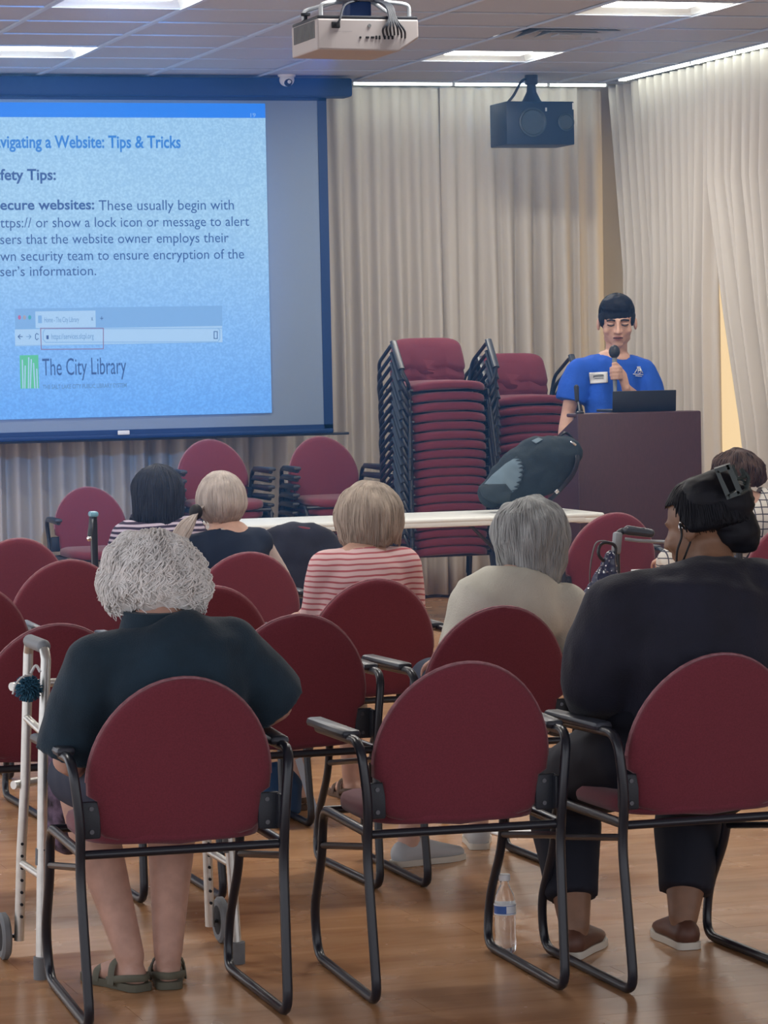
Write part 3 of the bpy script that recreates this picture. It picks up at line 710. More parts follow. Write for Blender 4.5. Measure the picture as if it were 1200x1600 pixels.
C11 = row(18, 843, 'burgundy armchair cut by the left photo edge, farthest back of the left ones')
CR = row(955, 803, 'burgundy armchair behind the rollator handle in front of the lectern')
pC = atZ(1190, 826, .795); CPL = (pC.x+.33, pC.y+.085+.35); place_arm(CPL[0], CPL[1], 0, 'burgundy armchair at the right edge holding the person in the plaid shirt', G)
pj = Vector((3.80, 13.30, 0)); place_arm(pj.x, pj.y, 0, 'burgundy armchair with a black jacket over its back, in front of the table', G)
jm = MB(); jm.ell((pj.x, pj.y-.035, .63), (.245, .075, .19)); jm.tube([(pj.x-.15, pj.y-.01, .60), (pj.x-.19, pj.y-.01, .45), (pj.x-.20, pj.y, .30)], [(.07, .05), (.075, .05), (.06, .03)], 12, True, xaxis=(1, 0, 0)); jm.tube([(pj.x+.14, pj.y-.01, .60), (pj.x+.17, pj.y-.01, .45), (pj.x+.17, pj.y, .28)], [(.07, .05), (.08, .05), (.06, .03)], 12, True, xaxis=(1, 0, 0)); jm.tube([(pj.x, pj.y-.04, .62), (pj.x, pj.y-.03, .38)], [(.2, .06), (.19, .05)], 14, True, xaxis=(1, 0, 0))
JACKET = (jm, pj)
# chair under the left person in black and white stripes
CS = (3.19, 13.25); place_arm(CS[0], CS[1], 0, 'burgundy armchair holding the person in black and white stripes', G)
# single chair by the back wall, facing the audience
b = atY(130, 753, 18.45); place_arm(b.x, 18.30, pi, 'single burgundy armchair facing the audience, far left below the screen')
# two stacks of armchairs below the screen
ordn = ['topmost', 'second from the top', 'third from the top', 'fourth from the top', 'fifth from the top', 'sixth from the top', 'seventh from the top']
for (px, nm, n_) in ((317, 'left stack below the screen', 6), (489, 'right stack below the screen', 6)):
    b = atY(px, 684, 18.35)
    for k in range(n_):
        zz = (n_-1-k)*.052
        place_arm(b.x, 18.22-(n_-1-k)*.012, pi, 'burgundy armchair, %s in the %s' % (ordn[k], nm), 'armchairs stacked under the screen', zz)

# ------------------------------------------------------------------ tall stacks of square-backed chairs (facing the audience)
def make_stacker():
    t = thing('stacking_chair', '', 'chair')
    # local: facing +Y (rotated by pi when placed), seat front at y=.46
    mb = MB()
    def by(z): return .02-.16*(z-.45)
    ol = []
    for i in range(28):
        a = 2*pi*i/28; c, s_ = cos(a), sin(a); e = .42
        hw = .232
        z = .585+.108*(abs(s_)**e)*(1 if s_ > 0 else -1); x = (hw-.30*max(0, z-.50)*.5)*(abs(c)**e)*(1 if c > 0 else -1); ol.append((x, z))
    vs = []; fs = []; n = 28; rings = [(.92, -.016), (.99, -.012), (1.0, 0), (.99, .014), (.93, .022), (.5, .026)]
    for sc, d in rings:
        for x, z in ol: Z = .585+(z-.585)*sc; vs.append((x*sc, by(Z)+d+1.2*x*x*.5, Z))
    for r in range(len(rings)-1):
        for i in range(n): fs.append((r*n+i, r*n+(i+1) % n, (r+1)*n+(i+1) % n, (r+1)*n+i))
    fs += [tuple(range(n)), tuple(range((len(rings)-1)*n, len(rings)*n))]
    mb.add(vs, fs); mb.build('backrest', M_RED, t, angle=70)
    so = []; m = 32
    for i in range(m):
        a = 2*pi*i/m; c, s_ = cos(a), sin(a); e = .5
        so.append((.225*(abs(c)**e)*(1 if c > 0 else -1)*(1 if s_ < 0 else 1.03), .245+.225*(abs(s_)**e)*(1 if s_ > 0 else -1)))
    vs = []; fs = []; lev = [(.93, .402), (.99, .406), (1.0, .415), (1.0, .432), (.985, .441), (.93, .447), (.5, .450)]
    mb = MB()
    for sc, z in lev:
        for x, y in so:
            X, Y = x*sc, .245+(y-.245)*sc; vs.append((X, Y, z-.024*abs(X/.22)**3.2*(.4+.6*max(0, Y/.47))))
    for r in range(len(lev)-1):
        for i in range(m): fs.append((r*m+i, r*m+(i+1) % m, (r+1)*m+(i+1) % m, (r+1)*m+i))
    fs += [tuple(range(m)), tuple(range((len(lev)-1)*m, len(lev)*m))]; mb.add(vs, fs); mb.build('seat', M_RED, t, angle=70)
    for s_ in (-1, 1):
        x = .262*s_; xo = .285*s_
        path = bend([(x*.98, -.06, .012), (x, -.02, .40), (xo, .0, .55), (xo, .28, .665), (xo*.99, .43, .50), (x*.95, .44, .43), (x*.9, .40, .40), (x*.92, .02, .395)], .045, 4)
        mb = MB(); mb.tube(path, .011, 8); mb.build('side_frame', M_BLK, t)
        mb = MB(); mb.tube([(x*.9, .41, .395), (x*.98, .47, .012)], .011, 8); mb.build('leg', M_BLK, t)
        mb = MB(); a = Vector((xo, .285, .672)); b_ = Vector((xo*.99, .42, .515)); mb.tube([a, b_], [(.021, .013), (.021, .013)], 8, xaxis=(1, 0, 0)); mb.build('arm_pad', M_PAD, t)
    for y in (.03, .40):
        mb = MB(); mb.tube([(-.24, y, .392), (.24, y, .392)], .01, 8); mb.build('cross_bar', M_BLK, t)
    return t
st0 = make_stacker(); used2 = False
def ordw(k):
    o1 = ['topmost', 'second', 'third', 'fourth', 'fifth', 'sixth', 'seventh', 'eighth', 'ninth', 'tenth', 'eleventh', 'twelfth', 'thirteenth', 'fourteenth', 'fifteenth', 'sixteenth', 'seventeenth', 'eighteenth', 'nineteenth', 'twentieth']
    return o1[0] if k == 0 else o1[k]+' from the top'
YT = 17.55
for (pxl, pxr, ys_, nm, n_, yo) in ((645, 768, 601, 'taller stack', 19, YT), (777, 902, 624, 'shorter stack beside the man', 18, YT+.25)):
    a = atY(pxl, ys_, yo-.47); b = atY(pxr, ys_, yo-.47); cx = (a.x+b.x)/2; ztop = a.z-.428; 
    for k in range(n_):
        dz = ztop*(1-k/(n_-1.0)) if False else ztop-ztop*(k/(n_-1.0))**.93
        lab = 'burgundy square-backed stacking chair, %s in the %s' % (ordw(k), nm)
        jy = random.uniform(-.006, .006); jx = random.uniform(-.004, .004)
        if not used2: st0.location = (cx, yo, dz); st0.rotation_euler = (0, 0, pi); st0['label'] = lab; st0['group'] = 'tall stacks of square-backed chairs'; used2 = True
        else: dup(st0, (cx+jx, yo+jy, dz), pi, lab, 'tall stacks of square-backed chairs')

# ------------------------------------------------------------------ folding table
tx0, tx1, ty0, ty1, tz = 3.87, 5.72, 14.50, 15.16, .74
t = thing('folding_table', 'long white plastic folding table in front of the chair stacks', 'table', ((tx0+tx1)/2, (ty0+ty1)/2, 0))
mb = MB(); mb.rbox(((tx0+tx1)/2, (ty0+ty1)/2, tz-.012), (tx1-tx0, ty1-ty0, .024), .011, seg=3)
for s_ in (-1, 1): mb.rbox(((tx0+tx1)/2+s_*((tx1-tx0)/2-.075), (ty0+ty1)/2, tz-.03), (.13, ty1-ty0-.01, .036), .012)
mb.rbox(((tx0+tx1)/2, ty0+.018, tz-.028), (tx1-tx0-.2, .03, .03), .008); mb.rbox(((tx0+tx1)/2, ty1-.018, tz-.028), (tx1-tx0-.2, .03, .03), .008)
mb.build('tabletop', M_TABLE, t)
a = atY(403, 826, ty0); mb = MB(); mb.rbox((a.x, ty0-.001, tz-.027), (.06, .006, .010), .002); mb.build('name_plate', M_RUB, t)
for s_ in (-1, 1):
    lx = (tx0+tx1)/2+s_*.68
    mb = MB(); mb.tube(bend([(lx, ty0+.08, tz-.03), (lx, ty0+.06, .02), (lx, ty1-.06, .02), (lx, ty1-.08, tz-.03)], .06), .0125, 8); mb.build('leg', M_LEGM, t)
    mb = MB(); mb.tube([(lx, ty0+.08, .35), (lx, ty1-.08, .35)], .009, 8); mb.build('leg_brace', M_LEGM, t)
    mb = MB(); mb.tube([(lx, (ty0+ty1)/2, .35), (lx-s_*.35, (ty0+ty1)/2, tz-.04)], .009, 8); mb.build('fold_strut', M_LEGM, t)

# ------------------------------------------------------------------ lectern
LY = 15.2
la = atY(903, 646, LY); lb = atY(1096, 642, LY); lz = (la.z+lb.z)/2; lx0, lx1 = la.x, lb.x; ld = .46
t = thing('lectern', 'dark mahogany lectern with a laptop and gooseneck microphone on top', 'lectern', ((lx0+lx1)/2, LY+ld/2, 0))
mb = MB(); mb.rbox(((lx0+lx1)/2, LY+.012, lz/2+.01), (lx1-lx0, .024, lz-.02), .01); mb.build('front_panel', M_LECT, t)
for s_, x in ((-1, lx0+.014), (1, lx1-.014)):
    mb = MB(); mb.prism([(x-.012, LY+.02, .0), (x-.012, LY+ld, .0), (x-.012, LY+ld, lz-.17), (x-.012, LY+.02, lz-.012)], (.024, 0, 0)); mb.build('side_panel', M_LECT, t, smooth=False)
mb = MB(); mb.rbox(((lx0+lx1)/2, LY+ld/2, lz-.13), (lx1-lx0-.05, ld-.04, .022), .006, rx=-.0); mb.build('shelf', M_LECT, t)
mb = MB(); mb.rbox(((lx0+lx1)/2, LY+.09, lz-.010), (lx1-lx0-.004, .17, .02), .008); mb.build('top_ledge', M_LECT, t)
mb = MB(); mb.rbox(((lx0+lx1)/2, LY+ld/2, .04), (lx1-lx0+.03, ld+.03, .08), .01); mb.build('plinth', M_LECT, t)
# laptop
a = atY(955, 642, LY+.10); b = atY(1056, 609, LY+.08)
t = thing('laptop', 'open black laptop on the lectern, its lid back towards the audience', 'laptop', ((a.x+b.x)/2, LY+.16, lz))
lw = b.x-a.x; lh = b.z-lz+.0
mb = MB(); mb.rbox(((a.x+b.x)/2, LY+.09-.01, lz+lh/2), (lw, .009, lh), .004, rx=.08); mb.build('lid', mat('laptop_black', (.006, .009, .016), .4), t)
mb = MB(); mb.rbox(((a.x+b.x)/2, LY+.20, lz+.008), (lw, .22, .014), .004); mb.build('base', M_PLA, t)
# gooseneck microphone
m0 = atY(903, 645, LY+.03)
t = thing('microphone', 'thin black gooseneck microphone standing on the lectern\u2019s left corner', 'microphone', (m0.x+.01, LY+.03, lz))
mb = MB(); mb.lathe((m0.x+.01, LY+.03, lz), [(.022, 0), (.022, .008), (.008, .014)], 14); mb.build('foot', M_PLA, t)
mb = MB(); mb.tube(spline([(m0.x+.01, LY+.03, lz+.01), (m0.x+.004, LY+.03, lz+.05), (m0.x-.004, LY+.03, lz+.075)], 4), .0045, 8); mb.build('stem', M_GRIP, t)
mb = MB(); mb.tube([(m0.x-.004, LY+.03, lz+.07), (m0.x-.006, LY+.03, lz+.135)], [.011, .013], 10, round_caps=True); mb.build('head', M_PLA, t)

# ------------------------------------------------------------------ decals that follow a surface
def surf(o):
    me = o.data; off = wloc(o); return BVHTree.FromPolygons([v.co+off for v in me.vertices], [tuple(p.vertices) for p in me.polygons])
def decal(pxs, target, name, m, parent, off=.002, thick=.0015, sub=3, Yg=16):
    """patch laid on the target surface, a thin layer of its own"""
    tree = surf(target)
    me = bmesh.new()
    P = [Vector((x, y, 0)) for x, y in pxs]; vs = [me.verts.new(p) for p in P]; me.faces.new(vs)
    bmesh.ops.triangulate(me, faces=list(me.faces)); 
    for _ in range(sub): bmesh.ops.subdivide_edges(me, edges=[e for e in me.edges if e.calc_length() > 3.0], cuts=1, use_grid_fill=True)
    me.verts.index_update(); out = []
    for v in me.verts:
        d = ray(v.co.x, v.co.y).normalized(); h_ = tree.ray_cast(CAM, d)
        out.append((h_[0] + h_[1]*(off if h_[1].dot(d) < 0 else -off)) if h_[0] is not None else CAM+d*(Yg/d.y))
    mb = MB(); mb.add(out, [tuple(v.index for v in f.verts) for f in me.faces]); me.free()
    o = mb.build(name, m, parent, angle=180); md = o.modifiers.new('t', 'SOLIDIFY'); md.thickness = thick; md.offset = 1; return o

# ------------------------------------------------------------------ backpack on the table
YB = 14.88
t = thing('backpack', 'dark slate backpack with grey toothed print leaning on the lectern', 'bag', (atY(820, 780, YB).x, YB, tz))
mb = MB(); B = lambda x, y: atY(x, y, YB)
mb.tube([B(767, 772), B(785, 762), B(815, 745), B(845, 728), B(868, 716), B(884, 708)], [(.065, .07), (.10, .11), (.115, .14), (.12, .155), (.11, .13), (.085, .095)], 18, True, xaxis=(0, 1, 0))
mb.ell(B(790, 774), (.10, .10, .055)); mb.ell(B(876, 706), (.055, .08, .075))
for i in range(len(mb.v)): mb.v[i].z = max(mb.v[i].z, tz+.004)
bag = melt(mb, 'sack', M_BAG, t, .01, 5)
nn = [v.normal.copy() for v in bag.data.vertices]
for v, n_ in zip(bag.data.vertices, nn):
    q = v.co*1; v.co += n_*(.010*noise.noise(q*9)+.006*noise.noise(q*24))
    if v.co.z < .003: v.co.z = .003
decal([(757, 757), (770, 742), (790, 725), (806, 715), (814, 719), (817, 732), (815, 748), (808, 764), (799, 770), (792, 760), (796, 748), (790, 742), (782, 748), (770, 758)], bag, 'light_print', M_BAGP, t)
ring = [(808, 714), (816, 722), (819, 734), (816, 750), (808, 764), (800, 772)]
for i in range(len(ring)-1):
    a, b = ring[i], ring[i+1]
    for k in range(2):
        f0 = k/2; x = a[0]+(b[0]-a[0])*f0; y = a[1]+(b[1]-a[1])*f0; x2 = a[0]+(b[0]-a[0])*(f0+.42); y2 = a[1]+(b[1]-a[1])*(f0+.42)
        decal([(x, y), (x2, y2), ((x+x2)/2-8, (y+y2)/2+1)], bag, 'tooth_print', mat('dark_tooth', (.02, .035, .05), .8), t, off=.005, sub=0)
decal([(831, 690), (841, 685), (848, 688), (838, 694)], bag, 'brand_patch', M_BAGP, t, off=.004)
decal([(748, 760), (770, 757), (790, 756), (800, 768), (797, 786), (770, 786), (755, 776)], bag, 'base_panel', mat('bag_base', (.02, .034, .044), .75), t, off=.003)
mb = MB(); mb.tube(spline([B(883, 690), B(893, 712)+Vector((0, -.08, 0)), B(886, 740)+Vector((0, -.08, 0)), B(868, 765)+Vector((0, -.06, 0)), B(852, 785)+Vector((0, -.03, 0))], 6), [(.014, .004)]*25, 8); mb.build('shoulder_strap', M_BLK, t)
mb = MB(); mb.tube(spline([B(872, 684), B(884, 676), B(896, 688), B(893, 700)], 6), .007, 8); mb.build('haul_loop', M_BLK, t)
a = B(881, 692)+Vector((0, -.13, 0)); mb = MB(); mb.rbox(a, (.035, .01, .012), .003, ry=.6); mb.build('buckle', M_CHROME, t)
a = B(861, 767)+Vector((0, -.08, 0)); mb = MB(); mb.rbox(a, (.02, .01, .02), .003, ry=-.6); mb.build('buckle', M_CHROME, t)

# ------------------------------------------------------------------ people
def hrot(yaw, pitch=0, roll=0): return Matrix.Rotation(radians(yaw), 3, 'Z') @ Matrix.Rotation(radians(-pitch), 3, 'X') @ Matrix.Rotation(radians(roll), 3, 'Y')
def add_head(mb, c, R, s=1.0, wide=1.0):
    c = Vector(c); P = lambda x, y, z: c + R @ (Vector((x*wide, y, z))*s)
    E = lambda p, r: mb.ell(P(*p), [r[0]*s*wide, r[1]*s, r[2]*s], R, 18, 12)
    E((0, -.012, .030), (.074, .094, .086)); E((0, .022, -.030), (.060, .068, .078)); E((0, .035, -.072), (.044, .048, .034))
    E((0, .062, -.098), (.024, .020, .017)); E((0, .074, .018), (.048, .016, .009)); E((0, .070, -.020), (.052, .018, .020))
    for k in (-1, 1):
        E((k*.040, .058, -.032), (.020, .022, .020)); E((k*.077, -.008, -.012), (.008, .018, .030)); E((k*.011, .098, -.036), (.008, .008, .006))
        E((k*.034, -.0, -.075), (.022, .045, .022))
    mb.tube([P(0, .084, .012), P(0, .096, -.012), P(0, .108, -.034)], [.007*s, .009*s, .011*s], 10, True)
    E((0, .086, -.060), (.022, .009, .005)); E((0, .085, -.069), (.019, .009, .006))
def add_hand(mb, wrist, d, up, curl=.5, side=1, s=1.0):
    """palm, four unequal bent fingers and a thumb leaving the side of the palm"""
    w_ = Vector(wrist); d = Vector(d).normalized(); up = Vector(up); up = (up-d*up.dot(d)).normalized(); lat = d.cross(up)*side
    mb.tube([w_, w_+d*.03*s, w_+d*.075*s], [(.024*s, .014*s), (.036*s, .014*s), (.039*s, .012*s)], 12, True, xaxis=lat)
    for k, L in enumerate((.066, .076, .070, .054)):
        b = w_+d*.075*s+lat*(.028-.0185*k)*s; p = [b-d*.02*s, b]; a = 0
        for seg in (.45, .32, .23):
            a += curl*.75; p.append(p[-1]+(d*cos(a)-up*sin(a))*L*seg*s)
        mb.tube(p, [.0085*s, .0088*s, .008*s, .0075*s, .0068*s], 8, True)
    b = w_+d*.022*s+lat*.024*s
    mb.tube([b, b+(lat*.6+d*.7-up*.2).normalized()*.036*s, b+(lat*.45+d*.85-up*.4).normalized()*.066*s, b+(lat*.3+d*.9-up*.6).normalized()*.088*s], [.012*s, .0105*s, .0095*s, .0075*s], 8, True)
def hair_cap(name, c, R, rx, ry, rz, drop, m, parent, taper=.9, short=False, nst=420, rad=.0026, face=62, fringe=52, wave=0.0, curl=0.0, seed=1, fy=0.0, flick=0.0, lump=.004):
    c = Vector(c); rnd = random.Random(seed)
    arcL = (rx+rz)/2*radians(92); tot = arcL+drop
    def sm(a):
        """how far (0..1) hair reaches for azimuth a, measured from the face direction"""
        d = abs((math.degrees(a)+180) % 360-180)
        t = min(1, max(0, (d-face)/28)); t = t*t*(3-2*t); short = (arcL*fringe/92)/tot
        return short+(1-short)*t
    def pt(a, s_, k=1.0):
        L = s_*tot; th = min(radians(92), L/arcL*radians(92)); dn = max(0, L-arcL)
        q = dn/drop if drop > 0 else 0
        f = k*(1-(1-taper)*q*q + flick*q*q*q)
        # azimuth 0 = face (+y)
        return Vector((rx*sin(th)*sin(a)*f, ry*sin(th)*cos(a)*f+fy, rz*cos(th)-dn)) 
    nu, nv = 44, 16; vs = []; fs = []
    for k in (1.0, .80):
        for j in range(nv+1):
            for i in range(nu):
                a = 2*pi*i/nu; p = pt(a, sm(a)*max(.001, j/nv)*(1 if k == 1 else .98), k)
                if k == 1: p += p.normalized()*(lump*2*noise.noise(p*22+Vector((seed, 0, 0)))+curl*.5*noise.noise(p*55))
                vs.append(c+R@p)
    n1 = nu*(nv+1)
    for l in (0, 1):
        for j in range(nv):
            for i in range(nu): fs.append((l*n1+j*nu+i, l*n1+j*nu+(i+1) % nu, l*n1+(j+1)*nu+(i+1) % nu, l*n1+(j+1)*nu+i))
    for i in range(nu): fs.append((nv*nu+i, nv*nu+(i+1) % nu, n1+nv*nu+(i+1) % nu, n1+nv*nu+i))
    mb = MB(); mb.add(vs, fs)
    for q in range(nst):
        a = rnd.uniform(0, 2*pi); s0 = rnd.choice((0.03, .1, .2, .35, .5))*rnd.uniform(.6, 1.2); s1 = sm(a)*rnd.uniform(.86, 1.03)
        if short: s0 = rnd.uniform(.02, .85)*s1; s1 = min(s1, s0+rnd.uniform(.18, .4))
        if s1-s0 < .08: continue
        k = rnd.uniform(.985, 1.02+curl*1.2); ph = rnd.uniform(0, 6.28); n = 12 if curl or wave else 8; path = []
        da = rnd.uniform(-.12, .12); fq = rnd.uniform(5, 9)
        for i in range(n+1):
            t = i/n; p = pt(a+da*t*t, s0+(s1-s0)*t, k); o = p.normalized()
            tn = Vector((o.y, -o.x, 0))
            p += tn*(wave+curl*.55)*sin(ph+t*fq)*min(1, t*3) + o*curl*.5*cos(ph+t*fq*1.3)*min(1, t*3)
            p += o*lump*2*noise.noise(p*22+Vector((seed, 0, 0)))
            path.append(c+R@p)
        r_ = rad*rnd.uniform(.7, 1.3)
        mb.tube(path, [r_*(.5+.5*sin(pi*min(1, .25+i/n*.75))) for i in range(n+1)], 5)
    return mb.build(name, m, parent, angle=180)
def person(label, J, skin, voxel=.008, bulk=1.0, hs=.95, name='person', skip_hands=(), hands=None, wide=1.0):
    o = Vector((J['pelvis'][0], J['pelvis'][1], 0)); t = thing(name, label, 'person', o)
    mb = MB(); V = Vector; b = bulk
    mb.tube([J['pelvis'], J['waist'], J['chest'], J['upper']], [(.125*b, .095*b), (.115*b, .085*b), (.135*b, .095*b), (.115*b, .075)], 16, True, xaxis=(1, 0, 0))
    R = hrot(J['yaw'], J.get('pitch', 0)); hc = V(J['head'])
    mb.tube([J['upper'], J['neck'], hc+R@V((0, -.015, -.05))], [(.075*b, .06), (.052*wide, .05*wide), (.050*wide, .052*wide)], 14, True, xaxis=(1, 0, 0))
    add_head(mb, hc, R, hs, wide)
    for k in 'LR':
        s_, e, w_ = V(J['s'+k]), V(J['e'+k]), V(J['w'+k])
        mb.tube([J['upper'], s_], [.05, .05*b], 10, True); mb.tube([s_, s_.lerp(e, .5), e, e.lerp(w_, .35), w_], [.050*b, .044*b, .036*b, .038*b, .026], 12, True)
        if k not in skip_hands:
            d = (w_-e); add_hand(mb, w_, (d.x*.6, d.y, d.z*.6), (0, 0, 1), .55, 1 if k == 'R' else -1, .92)
        h, kn, a = V(J['h'+k]), V(J['k'+k]), V(J['a'+k])
        mb.tube([h, h.lerp(kn, .5), kn], [.085*b, .075*b, .056*b], 12, True)
        mb.tube([kn, kn.lerp(a, .3), kn.lerp(a, .7), a], [.052*b, .057*b, .042*b, .034*b**.5], 12, True)
        fd = V(J.get('f'+k, (0, 1, 0))).normalized(); heel = V((a.x, a.y, 0))-fd*.025
        mb.tube([heel+V((0, 0, .036)), heel+fd*.07+V((0, 0, .04)), heel+fd*.14+V((0, 0, .027)), heel+fd*.195+V((0, 0, .02))], [(.028, .030), (.033, .034), (.040, .022), (.030, .014)], 12, True, xaxis=(fd.y, -fd.x, 0))
        mb.tube([a, heel+V((0, 0, .036))+fd*.02], [.034, .030], 10, True)
    if hands: hands(mb)
    for v in mb.v: v.z = max(v.z, .008)
    melt(mb, 'body', skin, t, voxel, 4)
    return t
def shirt(t, J, m, sleeve=.8, bulk=1.0, low=None, name='shirt', grow=.018, voxel=.011, collar=.05, sl_r=1.0, extra=None, it=5, wrinkle=.0025, up=.6):
    mb = MB(); V = Vector; b = bulk; g = grow
    p0 = V(low) if low else V(J['pelvis'])-V((0, 0, .06))
    mb.tube([p0, J['pelvis'], J['waist'], J['chest'], J['upper'], V(J['upper']).lerp(V(J['neck']), up)], [(.140*b+g, .108*b+g), (.135*b+g, .100*b+g), (.120*b+g, .088*b+g), (.140*b+g, .098*b+g), (.125*b+g, .072*b+g), (.060+collar*.4, .058+collar*.3)], 20, False, xaxis=(1, 0, 0))
    for k in 'LR':
        s_, e, w_ = V(J['s'+k]), V(J['e'+k]), V(J['w'+k])
        mb.tube([V(J['upper'])+V((0, 0, -.005)), s_], [.060*b+g*.5, .052*b+g*.8], 12, True)
        if sleeve > 0:
            if sleeve <= 1: pts = [s_, s_.lerp(e, sleeve*.5), s_.lerp(e, sleeve)]; rr_ = [.050*b+g, (.050*b+g)*sl_r, (.050*b+g*1.1)*sl_r]
            else: pts = [s_, s_.lerp(e, .5), e, e.lerp(w_, (sleeve-1)*.5), e.lerp(w_, sleeve-1)]; rr_ = [.050*b+g, (.047*b+g)*sl_r, (.042*b+g)*sl_r, (.040*b+g*.8)*sl_r, (.036*b+g*.6)*sl_r]
            mb.ell(s_, [.051*b+g]*3); mb.tube(pts, rr_, 14, False)
    if extra: extra(mb)
    def dsp(co, no): return no*(wrinkle*2.2*noise.noise(co*7)+wrinkle*noise.noise(V((co.x*22, co.y*22, co.z*9)))*1.2)
    return melt(mb, name, m, t, voxel, it, disp=dsp)
def trousers(t, J, m, length=.85, bulk=1.0, g=.012, name='trousers', skirt=False):
    mb = MB(); V = Vector; b = bulk
    mb.tube([V(J['pelvis'])+V((0, 0, .08)), J['pelvis'], V(J['pelvis'])-V((0, 0, .04))], [(.122*b+g, .09*b+g), (.135*b+g, .10*b+g), (.12*b+g, .09*b+g)], 18, True, xaxis=(1, 0, 0))
    for k in 'LR':
        h, kn, a = V(J['h'+k]), V(J['k'+k]), V(J['a'+k])
        mb.tube([h, h.lerp(kn, .5), kn], [.088*b+g, .078*b+g, .059*b+g], 14, True)
        if length > 0: mb.tube([kn, kn.lerp(a, length*.35), kn.lerp(a, length*.75), kn.lerp(a, length)], [.055*b+g, .060*b+g, .047*b+g, (.042 if length > .7 else .05)*b+g], 14, False)
    return melt(mb, name, m, t, .011, 4, disp=lambda co, no: no*(.004*noise.noise(co*12)))
def shoe(t, J, k, m, msole, name='shoe', kind='closed', sole_h=.018):
    V = Vector; a = V(J['a'+k]); fd = V(J.get('f'+k, (0, 1, 0))).normalized(); heel = V((a.x, a.y, 0))-fd*.025; side = V((fd.y, -fd.x, 0))
    mb = MB(); pts = []
    for u, wd in ((-.032, .020), (-.02, .031), (.03, .034), (.08, .037), (.14, .046), (.18, .043), (.215, .026)): pts.append((u, wd))
    ol = [heel+fd*u+side*wd for u, wd in pts]+[heel+fd*u-side*wd for u, wd in reversed(pts)]
    mb.prism([p+V((0, 0, .001)) for p in ol], (0, 0, sole_h)); so = mb.build('sole' if kind != 'part' else name, msole, None if False else t, angle=50)
    so.name = name
    mb = MB()
    if kind == 'closed':
        mb.tube([heel+V((0, 0, .036)), heel+fd*.07+V((0, 0, .040)), heel+fd*.14+V((0, 0, .030)), heel+fd*.20+V((0, 0, .024))], [(.034, .040), (.038, .040), (.044, .028), (.032, .018)], 14, True, xaxis=side)
        for v in mb.v: v.z = max(v.z, .012)
        u = mb.build('upper', m, so)
        for q in range(3):
            c = heel+fd*(.075+.022*q)+V((0, 0, .078-.012*q)); l = MB(); l.tube([c-side*.018, c+V((0, 0, .004)), c+side*.018], .003, 6); l.build('lace', msole, so)
    elif kind == 'sandal':
        for u, hh in ((.12, .05), (.05, .075)):
            mb.tube(spline([heel+fd*u-side*.043+V((0, 0, .012)), heel+fd*u-side*.034+V((0, 0, hh*.8)), heel+fd*u+V((0, 0, hh)), heel+fd*u+side*.034+V((0, 0, hh*.8)), heel+fd*u+side*.043+V((0, 0, .012))], 4), [(.014, .003)]*17, 8, xaxis=fd)
        mb.tube(spline([heel+fd*.07-side*.040+V((0, 0, .02)), heel-side*.034+V((0, 0, .032)), heel-fd*.034+V((0, 0, .034)), heel+side*.034+V((0, 0, .032)), heel+fd*.07+side*.040+V((0, 0, .02))], 4), [(.009, .003)]*17, 8, xaxis=(0, 0, 1))
        mb.build('strap', m, so)
    return so
def seat_pose(X, Yr, yaw=0, pitch=6, hx=0, hz=1.0, sh=.165, hy=.17, shz=.835):
    return dict(pelvis=(X, Yr+.19, .575), waist=(X, Yr+.155, .67), chest=(X, Yr+.12, .765), upper=(X, Yr+.115, .845), neck=(X+hx*.5, Yr+.135, .90),
                head=(X+hx, Yr+hy, hz), yaw=yaw, pitch=pitch, sL=(X-sh, Yr+.12, shz), sR=(X+sh, Yr+.12, shz), eL=(X-sh-.05, Yr+.16, .65), eR=(X+sh+.05, Yr+.16, .65),
                wL=(X-.12, Yr+.36, .61), wR=(X+.12, Yr+.36, .61), hL=(X-.085, Yr+.20, .555), hR=(X+.085, Yr+.20, .555), kL=(X-.10, Yr+.58, .53), kR=(X+.10, Yr+.58, .53),
                aL=(X-.09, Yr+.56, .085), aR=(X+.09, Yr+.56, .085))
def Yof(c): return c[1]

# -- white-haired woman in front
X, Yr = C1[0]+.015, C1[1]
J = seat_pose(X, Yr, yaw=4, pitch=22, hx=.02, hz=.985, sh=.165, hy=.22, shz=.825)
J.update(sL=tuple(atY(150, 1040, Yr+.13)), sR=tuple(atY(360, 1015, Yr+.13)), eL=tuple(atY(108, 1190, Yr+.20)), eR=tuple(atY(432, 1105, Yr+.20)), wL=(X-.13, Yr+.44, .56), wR=(X+.16, Yr+.42, .60),
         head=tuple(atY(240, 915, Yr+.21)), neck=tuple(atY(240, 955, Yr+.14)), upper=(X+.005, Yr+.105, .85),
         kL=(X-.125, Yr+.60, .50), kR=(X+.115, Yr+.60, .50), aL=(atZ(212, 1500, .08).x, Yr+.44, .08), aR=(atZ(271, 1495, .08).x, Yr+.44, .08), fL=(-.35, 1, 0), fR=(.2, 1, 0))
t = person('person with fluffy white-grey hair in a dark teal top, seated in front on the left', J, M_SKIN, bulk=1.12)
shirt(t, J, M_TEAL, .92, 1.18, sl_r=1.12, collar=.06, name='teal_top')
trousers(t, J, M_DENIM, .0, 1.1, name='shorts')
hair_cap('hair', Vector(J['head'])+Vector((-.004, -.01, .005)), hrot(4, 12), .122, .124, .116, .070, H_WHITE, t, taper=.80, nst=2400, rad=.0019, wave=.009, curl=.018, seed=3, lump=.008, short=True)
for k in 'LR': shoe(t, J, k, M_SANDAL, M_SANDAL, 'sandal', 'sandal')
mb = MB(); a = Vector(J['neck'])+Vector((0, -.005, -.017)); mb.tube([a+Vector((0, 0, -.03)), a+Vector((0, -.004, .02))], [(.085, .072), (.072, .065)], 20, xaxis=(1, 0, 0)); mb.build('collar', M_TEAL, t)

